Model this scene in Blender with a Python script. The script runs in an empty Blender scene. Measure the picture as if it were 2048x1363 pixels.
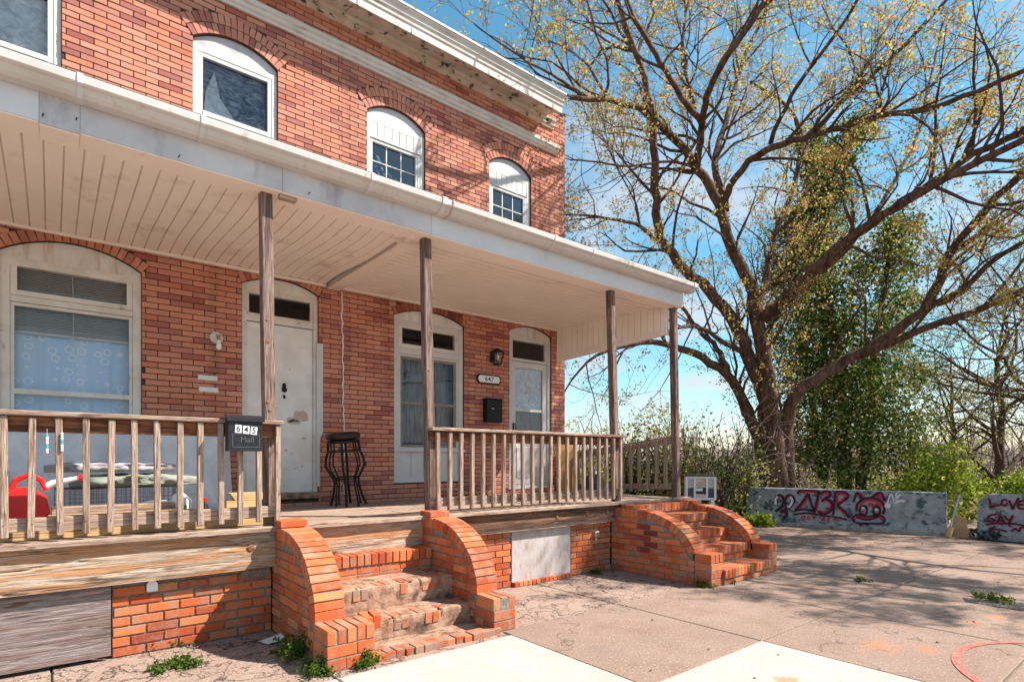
import bpy, bmesh, math, random
import numpy as np
from mathutils import Vector, Matrix, Euler

# ------------------------------------------------------------------ camera, sky, sun
S = bpy.context.scene
COL = S.collection
HC = 1.45                      # eye height in metres
AX = math.radians(51.0)        # angle between the view and the house front
FW = np.array([math.cos(AX), math.sin(AX)]); RT = np.array([math.sin(AX), -math.cos(AX)])
cam_d = bpy.data.cameras.new('camera'); cam = bpy.data.objects.new('camera', cam_d); COL.objects.link(cam)
cam.location = (0, 0, HC); cam.rotation_euler = (math.radians(90), 0, AX - math.radians(90))
cam_d.sensor_width = 36; cam_d.lens = 20.0; cam_d.shift_y = 0.1155; cam_d.clip_end = 2000; cam_d.clip_start = 0.05
S.camera = cam

SUN = Vector((0.714, -0.56, 1.0)).normalized()
sun_d = bpy.data.lights.new('sun', 'SUN'); sun = bpy.data.objects.new('sun', sun_d); COL.objects.link(sun)
sun_d.energy = 5.0; sun_d.angle = math.radians(0.53); sun_d.color = (1.0, 0.93, 0.84)
sun.rotation_euler = (-SUN).to_track_quat('-Z', 'Y').to_euler(); sun.location = (20, -10, 30)

W = bpy.data.worlds.new('World'); S.world = W; W.use_nodes = True
wn = W.node_tree; wn.nodes.clear()
def wnode(t, **k):
    n = wn.nodes.new('ShaderNode' + t)
    for a, b in k.items(): setattr(n, a, b)
    return n
sky = wnode('TexSky', sky_type='NISHITA', sun_disc=False)
sky.sun_elevation = math.asin(SUN.z); sky.sun_rotation = math.atan2(SUN.x, SUN.y)
sky.air_density = 1.0; sky.dust_density = 0.4; sky.ozone_density = 2.0
tc = wnode('TexCoord'); sp = wnode('SeparateXYZ'); wn.links.new(tc.outputs['Generated'], sp.inputs[0])
ad = wnode('Math', operation='ADD'); ad.inputs[1].default_value = 0.22; wn.links.new(sp.outputs['Z'], ad.inputs[0])
dx = wnode('Math', operation='DIVIDE'); dy = wnode('Math', operation='DIVIDE')
for d, ax in ((dx, 'X'), (dy, 'Y')):
    wn.links.new(sp.outputs[ax], d.inputs[0]); wn.links.new(ad.outputs[0], d.inputs[1])
cb = wnode('CombineXYZ'); wn.links.new(dx.outputs[0], cb.inputs[0]); wn.links.new(dy.outputs[0], cb.inputs[1])
cn = wnode('TexNoise'); cn.inputs['Scale'].default_value = 1.9; cn.inputs['Detail'].default_value = 9; cn.inputs['Roughness'].default_value = 0.6; cn.inputs['Distortion'].default_value = 0.5
wn.links.new(cb.outputs[0], cn.inputs['Vector'])
cr = wnode('ValToRGB'); cr.color_ramp.elements[0].position = 0.43; cr.color_ramp.elements[1].position = 0.68
cr.color_ramp.elements[1].color = (0.93, 0.93, 0.93, 1); cr.color_ramp.elements[0].color = (0.10, 0.10, 0.10, 1)
wn.links.new(cn.outputs['Fac'], cr.inputs[0])
mx = wnode('MixRGB'); mx.inputs[2].default_value = (10.5, 10.8, 11.2, 1)
hs = wnode('HueSaturation'); hs.inputs['Hue'].default_value = 0.472; hs.inputs['Saturation'].default_value = 1.35; hs.inputs['Value'].default_value = 2.6
wn.links.new(sky.outputs[0], hs.inputs['Color'])
wn.links.new(cr.outputs[0], mx.inputs[0]); wn.links.new(hs.outputs[0], mx.inputs[1])
bg = wnode('Background'); bg.inputs['Strength'].default_value = 0.038; wo = wnode('OutputWorld')
wn.links.new(mx.outputs[0], bg.inputs['Color']); wn.links.new(bg.outputs[0], wo.inputs['Surface'])

S.view_settings.view_transform = 'Standard'; S.view_settings.look = 'None'
S.view_settings.exposure = 1.05; S.view_settings.gamma = 1.0; S.view_settings.use_curve_mapping = False
S.render.engine = 'CYCLES'
S.cycles.max_bounces = 6; S.cycles.diffuse_bounces = 3; S.cycles.transparent_max_bounces = 12

# ------------------------------------------------------------------ helpers
rnd = random.Random(7)
rng = np.random.default_rng(11)
def onY(px, py, y):            # a picture point on the upright plane at distance y
    u = (px - 1024) / 1137.8; h = FW + u * RT; t = y / h[1]
    return Vector((h[0] * t, y, HC + (918 - py) / 1137.8 * t))
def at(px, py, d):             # a picture point at depth d
    u = (px - 1024) / 1137.8; h = (FW + u * RT) * d
    return Vector((h[0], h[1], HC + (918 - py) / 1137.8 * d))
def onG(px, py, z=0.0):
    d = (HC - z) * 1137.8 / (py - 918); return at(px, py, d)

class G:                       # a small material builder
    def __init__(s, name):
        s.m = bpy.data.materials.new(name); s.m.use_nodes = True; s.t = s.m.node_tree; s.t.nodes.clear()
        s.out = s.t.nodes.new('ShaderNodeOutputMaterial')
    def n(s, t, i=None, **k):
        nd = s.t.nodes.new('ShaderNode' + t)
        for a, b in k.items(): setattr(nd, a, b)
        for a, b in (i or {}).items():
            if isinstance(b, bpy.types.NodeSocket): s.t.links.new(b, nd.inputs[a])
            else: nd.inputs[a].default_value = b
        return nd
    def math(s, op, a, b=0.0):
        return s.n('Math', {0: a, 1: b}, operation=op).outputs[0]
    def ramp(s, fac, stops):
        r = s.n('ValToRGB', {0: fac}); e = r.color_ramp.elements
        while len(e) < len(stops): e.new(0.5)
        for k, (p, c) in enumerate(stops):
            e[k].position = p; e[k].color = (c, c, c, 1) if not isinstance(c, (tuple, list)) else (*c, 1)
        return r.outputs[0]
    def mix(s, f, a, b, mode='MIX'):
        A = a if isinstance(a, bpy.types.NodeSocket) else (*a, 1)
        B = b if isinstance(b, bpy.types.NodeSocket) else (*b, 1)
        return s.n('MixRGB', {0: f, 1: A, 2: B}, blend_type=mode).outputs[0]
    def pos(s, stretch=(1, 1, 1), objrnd=False):
        p = s.n('NewGeometry').outputs['Position']
        if objrnd:
            r = s.n('ObjectInfo').outputs['Random']
            k = s.n('VectorMath', {0: (37.0, 51.0, 23.0)}, operation='SCALE'); s.t.links.new(r, k.inputs['Scale'])
            p = s.n('VectorMath', {0: p, 1: k.outputs[0]}, operation='ADD').outputs[0]
        return s.n('Mapping', {'Vector': p, 'Scale': stretch}).outputs[0]
    def noise(s, vec, scale, detail=5, rough=0.55, dist=0.0):
        return s.n('TexNoise', {'Vector': vec, 'Scale': scale, 'Detail': detail, 'Roughness': rough, 'Distortion': dist}).outputs['Fac']
    def finish(s, col, rough=0.8, bump=None, bstr=0.3, bdist=0.01, metal=0.0, spec=0.3, **extra):
        i = {'Base Color': col if isinstance(col, bpy.types.NodeSocket) else (*col, 1), 'Roughness': rough, 'Metallic': metal, 'Specular IOR Level': spec}
        i.update(extra)
        b = s.n('BsdfPrincipled', i)
        if bump is not None:
            bp = s.n('Bump', {'Height': bump, 'Strength': bstr, 'Distance': bdist})
            s.t.links.new(bp.outputs[0], b.inputs['Normal'])
        s.t.links.new(b.outputs[0], s.out.inputs[0]); return s.m

def surf(name, c1, c2, scale=6, stretch=(1, 1, 1), rough=0.8, bstr=0.25, bdist=0.008, lo=0.35, hi=0.65, detail=6, objrnd=False, metal=0.0, spec=0.3, dirt=None, dist=0.0):
    g = G(name); p = g.pos(stretch, objrnd); f = g.noise(p, scale, detail, 0.6, dist)
    c = g.mix(g.ramp(f, [(lo, 0.0), (hi, 1.0)]), c1, c2)
    if dirt:                   # (colour, scale, lo, hi, stretch): grime with a shape of its own
        dc, ds, dl, dh, dst = dirt
        q = g.pos(dst); f2 = g.noise(q, ds, 8, 0.7)
        c = g.mix(g.ramp(f2, [(dl, 0.0), (dh, 1.0)]), c, dc)
    return g.finish(c, rough, f, bstr, bdist, metal, spec)

def brickmat(name, stops, isl, stain=None, bscale=60):
    g = G(name)
    r = g.n('NewGeometry').outputs['Random Per Island'] if isl else g.n('ObjectInfo').outputs['Random']
    c = g.ramp(r, stops)
    p = g.pos(); f = g.noise(p, bscale, 4); big = g.noise(p, 1.4, 4)
    c = g.mix(g.ramp(f, [(0.3, 0.25), (0.6, 0.0)]), c, (0.05, 0.018, 0.012))
    c = g.mix(g.ramp(big, [(0.45, 0.0), (0.75, 0.25)]), c, (0.30, 0.095, 0.055))
    st_ = g.noise(g.pos((3.5, 3.5, 0.30)), 1.0, 6, 0.65); c = g.mix(g.ramp(st_, [(0.30, 0.35), (0.43, 0.0)]), c, (0.14, 0.05, 0.03)); c = g.mix(g.ramp(st_, [(0.60, 0.0), (0.80, 0.35)]), c, (0.55, 0.36, 0.28))
    if stain:
        s_ = g.noise(p, stain[1], 6, 0.7); c = g.mix(g.ramp(s_, [(stain[2], 0.0), (stain[3], stain[4])]), c, stain[0])
    return g.finish(c, 0.85, f, 0.5, 0.004, spec=0.2)

def wood(name, axis, c1, c2, c3, objrnd=True, fine=70, fleck=0.5):
    st = [1.0, 1.0, 1.0]; st[axis] = 0.05
    g = G(name); p = g.pos(tuple(st), objrnd)
    f = g.noise(p, fine * 2.2, 6, 0.68, 0.5); b = g.noise(p, fine * 0.33, 5, 0.65, 1.4)
    c = g.mix(g.ramp(f, [(0.36, 0.0), (0.58, 1.0)]), c1, c2)
    c = g.mix(g.ramp(b, [(0.47, 0.0), (0.58, fleck)]), c, c3)
    cr2 = g.noise(p, fine * 0.9, 3, 0.5, 0.8); c = g.mix(g.ramp(cr2, [(0.60, 0.0), (0.66, 0.7)]), c, (0.055, 0.03, 0.022))
    k = g.noise(g.pos(tuple([6 if i != axis else 1.3 for i in range(3)]), objrnd), 3.0, 2, 0.5)
    c = g.mix(g.ramp(k, [(0.66, 0.0), (0.72, 0.75)]), c, (0.10, 0.045, 0.02))
    h = g.math('ADD', f, g.math('MULTIPLY', b, 1.5))
    return g.finish(c, 0.82, h, 0.8, 0.008, spec=0.2)

def leafmat(name, stops, trans=0.45):
    g = G(name); r = g.n('NewGeometry').outputs['Random Per Island']
    c = g.ramp(r, stops)
    d = g.n('BsdfDiffuse', {'Color': c, 'Roughness': 0.6}); t = g.n('BsdfTranslucent', {'Color': c})
    m = g.n('MixShader', {0: trans}); g.t.links.new(d.outputs[0], m.inputs[1]); g.t.links.new(t.outputs[0], m.inputs[2])
    g.t.links.new(m.outputs[0], g.out.inputs[0]); return g.m

def glassmat(name, tint=(0.8, 0.85, 0.88), ior=1.6, rough=0.0, wav=0.0):
    g = G(name); fr = g.n('Fresnel', {'IOR': ior})
    gl = g.n('BsdfGlossy', {'Color': (0.95, 0.97, 1, 1), 'Roughness': rough}); tr = g.n('BsdfTransparent', {'Color': (*tint, 1)})
    if wav:
        bp = g.n('Bump', {'Height': g.noise(g.pos(), 5.0, 2), 'Strength': wav, 'Distance': 0.02}); g.t.links.new(bp.outputs[0], gl.inputs['Normal'])
    m = g.n('MixShader', {0: g.math('MINIMUM', g.math('MULTIPLY', fr.outputs[0], 1.5), 1.0)})
    g.t.links.new(tr.outputs[0], m.inputs[1]); g.t.links.new(gl.outputs[0], m.inputs[2])
    g.t.links.new(m.outputs[0], g.out.inputs[0]); return g.m

# ------------------------------------------------------------------ materials
FB = [(0.0, (0.34, 0.12, 0.10)), (0.15, (0.46, 0.185, 0.145)), (0.35, (0.57, 0.25, 0.18)), (0.6, (0.60, 0.25, 0.155)), (0.8, (0.65, 0.31, 0.22)), (0.93, (0.56, 0.205, 0.12)), (1.0, (0.34, 0.105, 0.085))]
M = {}
M['brick_o'] = brickmat('house brick', FB, False)
M['brick_i'] = brickmat('house brick run', FB, True)
AB = [(0.0, (0.16, 0.055, 0.05)), (0.4, (0.30, 0.10, 0.06)), (0.75, (0.38, 0.15, 0.08)), (1.0, (0.22, 0.075, 0.07))]
M['arch_o'] = brickmat('arch brick', AB, False)
SB = [(0.0, (0.38, 0.07, 0.024)), (0.3, (0.54, 0.115, 0.036)), (0.6, (0.62, 0.16, 0.05)), (0.85, (0.64, 0.225, 0.085)), (1.0, (0.30, 0.055, 0.028))]
M['stoop_o'] = brickmat('stoop brick', SB, False, ((0.32, 0.23, 0.17), 6.0, 0.47, 0.64, 0.7))
M['stoop_i'] = brickmat('stoop brick run', SB, True, ((0.30, 0.21, 0.15), 6.0, 0.47, 0.64, 0.7))
M['stoop_dark'] = brickmat('dark red stoop brick', [(0, (0.20, 0.03, 0.02)), (1, (0.28, 0.05, 0.03))], False)
M['stoop_worn'] = brickmat('worn stoop brick', SB, False, ((0.26, 0.20, 0.15), 9.0, 0.42, 0.55, 0.85))
M['mortar'] = surf('house mortar', (0.05, 0.018, 0.016), (0.10, 0.045, 0.038), 20)
M['mortar_grey'] = surf('grey mortar', (0.14, 0.115, 0.095), (0.26, 0.22, 0.185), 30, bstr=0.6)
M['cement'] = surf('worn cement', (0.24, 0.115, 0.07), (0.43, 0.285, 0.20), 9, bstr=0.9, bdist=0.02, dirt=((0.07, 0.045, 0.03), 7, 0.50, 0.66, (1, 1, 1)))
M['white'] = surf('white paint', (0.53, 0.515, 0.51), (0.61, 0.595, 0.59), 3, rough=0.45, bstr=0.05)
M['trim'] = surf('aged white trim', (0.60, 0.55, 0.49), (0.72, 0.68, 0.63), 5, rough=0.5, bstr=0.15, dirt=((0.26, 0.18, 0.12), 9, 0.58, 0.72, (1, 1, 0.5)))
M['tymp'] = surf('head panel', (0.62, 0.58, 0.52), (0.76, 0.73, 0.68), 4, rough=0.6, bstr=0.15, dirt=((0.45, 0.34, 0.24), 3, 0.52, 0.75, (4, 4, 0.4)))
M['door645'] = surf('scuffed white door', (0.66, 0.63, 0.60), (0.76, 0.74, 0.72), 5, rough=0.55, bstr=0.2, dirt=((0.25, 0.16, 0.11), 6, 0.69, 0.72, (1, 1, 1)))
M['chip'] = surf('bare patch', (0.42, 0.31, 0.27), (0.54, 0.44, 0.39), 20)
M['vinyl'] = surf('cream vinyl', (0.87, 0.75, 0.65), (0.90, 0.80, 0.71), 2.5, rough=0.5, bstr=0.05, dirt=((0.60, 0.42, 0.30), 2.0, 0.60, 0.85, (1, 1, 1)))
M['vinyl_old'] = surf('old cream soffit', (0.86, 0.73, 0.62), (0.90, 0.79, 0.69), 2.5, rough=0.55, bstr=0.1, dirt=((0.52, 0.36, 0.27), 2.2, 0.56, 0.80, (1, 1, 1)))
M['fascia'] = surf('white aluminium', (0.47, 0.455, 0.47), (0.60, 0.58, 0.59), 2.5, rough=0.45, bstr=0.08, dirt=((0.26, 0.22, 0.24), 4, 0.54, 0.78, (1, 1, 0.4)))
M['fascia_new'] = surf('newer white aluminium', (0.58, 0.59, 0.61), (0.66, 0.66, 0.68), 2, rough=0.45, bstr=0.05, dirt=((0.40, 0.38, 0.40), 3, 0.58, 0.82, (1, 1, 0.5)))
M['gutter'] = surf('gutter aluminium', (0.52, 0.49, 0.46), (0.59, 0.56, 0.53), 3, rough=0.35, bstr=0.05, dirt=((0.40, 0.29, 0.20), 7, 0.56, 0.80, (2, 1, 1)))
M['cornice'] = surf('mildewed cornice paint', (0.54, 0.42, 0.31), (0.66, 0.57, 0.47), 4, rough=0.65, bstr=0.3, dirt=((0.045, 0.032, 0.025), 7, 0.545, 0.61, (1, 1, 1.8)))
M['cornice_top'] = surf('white cornice paint', (0.56, 0.51, 0.46), (0.66, 0.62, 0.57), 4, rough=0.6, bstr=0.2, dirt=((0.30, 0.20, 0.13), 9, 0.55, 0.70, (0.35, 1, 4)))
GW = ((0.21, 0.13, 0.095), (0.50, 0.375, 0.295), (0.15, 0.075, 0.048))
M['wood_x'] = wood('weathered wood x', 0, *GW); M['wood_y'] = wood('weathered wood y', 1, *GW); M['wood_z'] = wood('weathered wood z', 2, *GW)
M['post'] = wood('weathered post', 2, (0.085, 0.05, 0.045), (0.32, 0.225, 0.185), (0.075, 0.042, 0.038), fine=48, fleck=0.7)
M['beam'] = wood('split beam', 0, (0.20, 0.115, 0.07), (0.50, 0.405, 0.32), (0.48, 0.19, 0.055), fine=58, fleck=0.7)
M['beam_dark'] = wood('dark beam', 0, (0.10, 0.055, 0.038), (0.22, 0.12, 0.075), (0.07, 0.035, 0.025), fine=40, fleck=0.8)
M['subrail'] = wood('dark rail', 0, (0.09, 0.03, 0.018), (0.30, 0.125, 0.06), (0.06, 0.02, 0.012), fine=34, fleck=0.7)
M['newwood'] = wood('new lumber', 0, (0.52, 0.32, 0.14), (0.66, 0.45, 0.23), (0.42, 0.22, 0.09), fine=40, fleck=0.4)
M['orangewood'] = wood('stained wood', 2, (0.48, 0.21, 0.06), (0.60, 0.30, 0.10), (0.36, 0.14, 0.04), fine=40, fleck=0.4)
M['ply'] = wood('grey plywood', 0, (0.11, 0.082, 0.082), (0.32, 0.26, 0.245), (0.17, 0.10, 0.08), fine=55, fleck=0.6)
M['knot'] = surf('knot', (0.10, 0.05, 0.03), (0.26, 0.13, 0.06), 60)
M['black'] = surf('black metal', (0.005, 0.005, 0.006), (0.012, 0.011, 0.012), 30, rough=0.5, bstr=0.1, spec=0.25)
M['mailblack'] = surf('dark steel', (0.010, 0.011, 0.015), (0.022, 0.022, 0.028), 25, rough=0.45, bstr=0.1, spec=0.3)
M['emboss'] = surf('embossed steel', (0.07, 0.07, 0.08), (0.11, 0.11, 0.12), 25, rough=0.3, spec=0.6)
M['leather'] = surf('brown vinyl seat', (0.016, 0.006, 0.005), (0.03, 0.012, 0.009), 12, rough=0.35, spec=0.4)
M['glass'] = glassmat('window glass', (0.95, 0.96, 0.97), 1.22); M['glass_blue'] = glassmat('upper window glass', (0.75, 0.8, 0.85), 1.75, 0.01, 0.08)
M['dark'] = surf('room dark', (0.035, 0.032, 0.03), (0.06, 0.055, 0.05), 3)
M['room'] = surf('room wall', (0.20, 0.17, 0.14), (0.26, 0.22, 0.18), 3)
M['blind'] = surf('window blind', (0.55, 0.52, 0.48), (0.62, 0.59, 0.55), 10)
M['screen'] = surf('bronze frame', (0.20, 0.16, 0.13), (0.28, 0.23, 0.19), 10, rough=0.5)
M['plastic_film'] = surf('plastic film', (0.50, 0.52, 0.54), (0.85, 0.86, 0.87), 9, rough=0.25, bstr=1.0, bdist=0.05, dist=1.5, spec=0.6)
M['dullfilm'] = surf('hazy film', (0.05, 0.07, 0.13), (0.38, 0.42, 0.50), 5, (1, 1, 2.2), rough=0.3, bstr=1.0, bdist=0.05, dist=2.5, spec=0.5)
M['sheer'] = surf('sheer curtain', (0.10, 0.095, 0.10), (0.24, 0.23, 0.23), 6, (5, 5, 0.6), rough=0.9, bstr=0.5)
M['bark'] = surf('bark', (0.05, 0.026, 0.018), (0.19, 0.115, 0.08), 12, (1, 1, 0.22), rough=0.95, bstr=1.0, bdist=0.05, dist=0.8)
M['twig'] = surf('twig bark', (0.06, 0.033, 0.028), (0.12, 0.07, 0.055), 6, rough=0.9)
M['bare'] = surf('bare brush bark', (0.17, 0.115, 0.10), (0.27, 0.19, 0.165), 6, rough=0.95)
M['leaf'] = leafmat('spring leaves', [(0, (0.52, 0.22, 0.13)), (0.3, (0.56, 0.33, 0.15)), (0.6, (0.54, 0.46, 0.15)), (1, (0.42, 0.50, 0.10))], 0.5)
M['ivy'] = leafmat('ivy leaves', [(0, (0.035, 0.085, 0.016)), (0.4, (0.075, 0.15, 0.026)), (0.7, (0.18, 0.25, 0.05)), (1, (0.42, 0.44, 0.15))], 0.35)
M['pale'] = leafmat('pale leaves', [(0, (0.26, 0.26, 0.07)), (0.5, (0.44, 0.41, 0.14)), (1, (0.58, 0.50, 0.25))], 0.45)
M['bright'] = leafmat('bright leaves', [(0, (0.20, 0.30, 0.03)), (0.5, (0.38, 0.46, 0.06)), (1, (0.54, 0.56, 0.11))], 0.5)
M['weed'] = leafmat('weed leaves', [(0, (0.04, 0.085, 0.014)), (0.6, (0.08, 0.14, 0.022)), (1, (0.20, 0.22, 0.05))], 0.35)
M['red'] = surf('red plastic', (0.62, 0.012, 0.012), (0.70, 0.02, 0.018), 3, rough=0.35, bstr=0.03, spec=0.5)
M['green'] = surf('green plastic', (0.03, 0.50, 0.06), (0.05, 0.58, 0.08), 3, rough=0.35, bstr=0.03)
M['plwhite'] = surf('white plastic', (0.74, 0.74, 0.73), (0.80, 0.80, 0.79), 4, rough=0.35, bstr=0.03)
M['teal'] = surf('teal beads', (0.04, 0.38, 0.36), (0.06, 0.45, 0.42), 4, rough=0.3)
M['pink'] = surf('pink beads', (0.70, 0.45, 0.48), (0.78, 0.55, 0.58), 4, rough=0.3)
M['tarp'] = surf('grey sheet', (0.56, 0.56, 0.60), (0.72, 0.72, 0.75), 3.5, (1, 1, 0.7), rough=0.8, bstr=0.8, bdist=0.05, dist=1.0, dirt=((0.42, 0.41, 0.44), 4, 0.55, 0.75, (1, 1, 0.5)))
M['blanket'] = surf('green grey fleece', (0.19, 0.21, 0.17), (0.30, 0.32, 0.27), 9, rough=0.95, bstr=0.6)
M['blanket2'] = surf('grey throw', (0.25, 0.22, 0.24), (0.42, 0.40, 0.42), 14, rough=0.95, bstr=0.6)
M['cage'] = surf('crate wire', (0.05, 0.045, 0.07), (0.10, 0.09, 0.13), 10, rough=0.4, metal=0.4)
M['steel'] = surf('dull steel', (0.42, 0.40, 0.38), (0.55, 0.52, 0.50), 12, rough=0.35, metal=0.8)
M['brass'] = surf('dull brass', (0.42, 0.30, 0.16), (0.5, 0.38, 0.2), 12, rough=0.35, metal=0.8)
M['bulb'] = surf('opal bulb', (0.80, 0.78, 0.72), (0.84, 0.82, 0.76), 3, rough=0.2)
M['ink'] = surf('black ink', (0.012, 0.012, 0.012), (0.02, 0.02, 0.02), 5, rough=0.5)
M['card'] = surf('cardboard', (0.40, 0.22, 0.11), (0.50, 0.30, 0.17), 5)
M['paper'] = surf('paper litter', (0.66, 0.64, 0.60), (0.78, 0.76, 0.73), 8, bstr=0.5)
M['darkbag'] = surf('dark bag', (0.02, 0.02, 0.028), (0.06, 0.06, 0.08), 9, rough=0.35, bstr=0.8, bdist=0.03)
M['mirror'] = surf('pale poster', (0.45, 0.30, 0.20), (0.70, 0.62, 0.50), 14)
M['barrier'] = surf('painted barrier concrete', (0.22, 0.235, 0.25), (0.38, 0.39, 0.39), 5, rough=0.9, bstr=0.5, bdist=0.02, dirt=((0.06, 0.10, 0.11), 4.5, 0.525, 0.58, (1, 1, 1.2)))
M['barrier_bare'] = surf('bare barrier foot', (0.30, 0.25, 0.22), (0.46, 0.40, 0.36), 9, rough=0.95, bstr=0.8, bdist=0.02, dirt=((0.10, 0.10, 0.11), 7, 0.52, 0.66, (1, 1, 1)))
M['sp_red'] = surf('red spray paint', (0.42, 0.02, 0.055), (0.55, 0.05, 0.09), 30, dirt=((0.25, 0.24, 0.25), 25, 0.60, 0.66, (1, 1, 1)))
M['sp_dark'] = surf('dark spray paint', (0.035, 0.008, 0.02), (0.09, 0.02, 0.04), 25, dirt=((0.22, 0.21, 0.22), 25, 0.62, 0.68, (1, 1, 1)))
M['sp_white'] = surf('white spray paint', (0.62, 0.60, 0.62), (0.72, 0.70, 0.72), 30, dirt=((0.30, 0.30, 0.32), 25, 0.58, 0.66, (1, 1, 1)))
M['accesspanel'] = surf('painted access panel', (0.38, 0.34, 0.325), (0.48, 0.44, 0.425), 4, bstr=0.3, dirt=((0.36, 0.22, 0.17), 7, 0.50, 0.66, (3, 3, 0.8)))
M['roof'] = surf('porch roofing', (0.10, 0.10, 0.10), (0.16, 0.155, 0.15), 12)
M['vine'] = surf('dead vine', (0.36, 0.27, 0.22), (0.46, 0.36, 0.30), 8)
M['hill'] = surf('far woods', (0.13, 0.105, 0.085), (0.20, 0.165, 0.13), .6, bstr=0.0)
M['soil'] = surf('leaf litter', (0.13, 0.085, 0.06), (0.30, 0.22, 0.16), 6, bstr=0.8, bdist=0.04)

def pavmat(name, c1, c2, speck, crack=0.0, stains=(), blotch=(0.10, 0.08, 0.07), scl=((1.7, 0.03), (4.0, 0.022))):
    g = G(name); p = g.pos()
    f = g.noise(p, 2.2, 7, 0.65); sp_ = g.noise(p, 150, 2, 0.7); sp2 = g.noise(p, 55, 3, 0.6)
    c = g.mix(g.ramp(f, [(0.3, 0.0), (0.7, 1.0)]), c1, c2)
    c = g.mix(g.ramp(sp_, [(0.35, speck), (0.6, 0.0)]), c, (0.07, 0.05, 0.045))
    c = g.mix(g.ramp(sp2, [(0.55, 0.0), (0.72, speck)]), c, (0.62, 0.55, 0.50))
    b = g.noise(p, 1.1, 8, 0.75); c = g.mix(g.ramp(b, [(0.52, 0.0), (0.70, 0.5)]), c, blotch); b2 = g.noise(p, 4.0, 7, 0.8); c = g.mix(g.ramp(b2, [(0.60, 0.0), (0.72, 0.45)]), c, blotch)
    h = g.math('ADD', sp2, sp_)
    if crack:
        w = g.n('VectorMath', {0: p, 1: g.n('TexNoise', {'Vector': p, 'Scale': 3.0, 'Detail': 6.0}).outputs['Color']}, operation='ADD').outputs[0]
        for sc, wd in scl:
            v = g.n('TexVoronoi', {'Vector': w, 'Scale': sc}, feature='DISTANCE_TO_EDGE').outputs['Distance']
            k = g.ramp(v, [(0.0, crack), (wd, 0.0)]); c = g.mix(k, c, (0.05, 0.035, 0.03)); h = g.math('SUBTRACT', h, g.math('MULTIPLY', k, 2.0))
    for (x, y, r, col, amt) in stains:
        q = g.n('VectorMath', {0: p, 1: (x, y, 0)}, operation='SUBTRACT').outputs[0]
        q = g.n('Mapping', {'Vector': q, 'Scale': (1, 1, 0)}).outputs[0]
        d = g.n('VectorMath', {0: q}, operation='LENGTH').outputs['Value']
        d = g.math('ADD', d, g.math('MULTIPLY', g.math('SUBTRACT', g.noise(p, 7, 6, 0.7), 0.5), r * 4.2))
        c = g.mix(g.ramp(d, [(r * 0.4, amt), (r, 0.0)]), c, col)
    return g.finish(c, 0.9, h, 0.5, 0.006, spec=0.2)
RUST = (0.46, 0.19, 0.09)
M['aggregate'] = pavmat('exposed aggregate paving', (0.25, 0.163, 0.125), (0.36, 0.252, 0.197), 0.45, 0.6, [(5.0, 1.65, 0.20, RUST, 0.40), (5.2, 1.4, 0.14, RUST, 0.45), (6.4, 1.35, 0.10, RUST, 0.5), (6.75, 1.25, 0.10, RUST, 0.4)], scl=((0.42, 0.0045),))
M['newcon'] = pavmat('pale concrete slab', (0.45, 0.395, 0.345), (0.54, 0.485, 0.43), 0.32, 0.0, [(3.75, 1.75, 0.10, RUST, 0.7), (3.95, 1.5, 0.07, RUST, 0.5)], (0.36, 0.30, 0.26))
M['oldcon'] = pavmat('cracked old concrete', (0.30, 0.20, 0.155), (0.42, 0.305, 0.245), 0.4, 0.95)
M['patch'] = pavmat('asphalt patch', (0.035, 0.032, 0.032), (0.07, 0.065, 0.06), 0.5)
M['redmark'] = surf('red marking paint', (0.42, 0.075, 0.06), (0.55, 0.14, 0.11), 18, dirt=((0.36, 0.28, 0.24), 30, 0.52, 0.62, (1, 1, 1)))

# blue patterned curtain
g = G('blue circle curtain'); p = g.pos((1, 0, 1))
v = g.n('TexVoronoi', {'Vector': p, 'Scale': 9.0, 'Randomness': 0.55}, feature='F1').outputs['Distance']
v2 = g.n('TexVoronoi', {'Vector': g.n('Mapping', {'Vector': p, 'Location': (0.37, 0, 0.21)}).outputs[0], 'Scale': 11.0, 'Randomness': 0.6}, feature='F1').outputs['Distance']
ring = g.ramp(v, [(0.24, 0.0), (0.27, 0.8), (0.33, 0.8), (0.36, 0.0)]); dot = g.ramp(v2, [(0.10, 0.7), (0.2, 0.0)])
fold = g.noise(g.pos((14, 14, 0.6)), 1.0, 3)
c = g.mix(fold, (0.42, 0.62, 0.88), (0.66, 0.80, 0.94)); c = g.mix(ring, c, (0.88, 0.92, 0.96)); c = g.mix(dot, c, (0.86, 0.86, 0.94))
M['curtain'] = g.finish(c, 0.8, fold, 0.5, 0.03)
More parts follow.
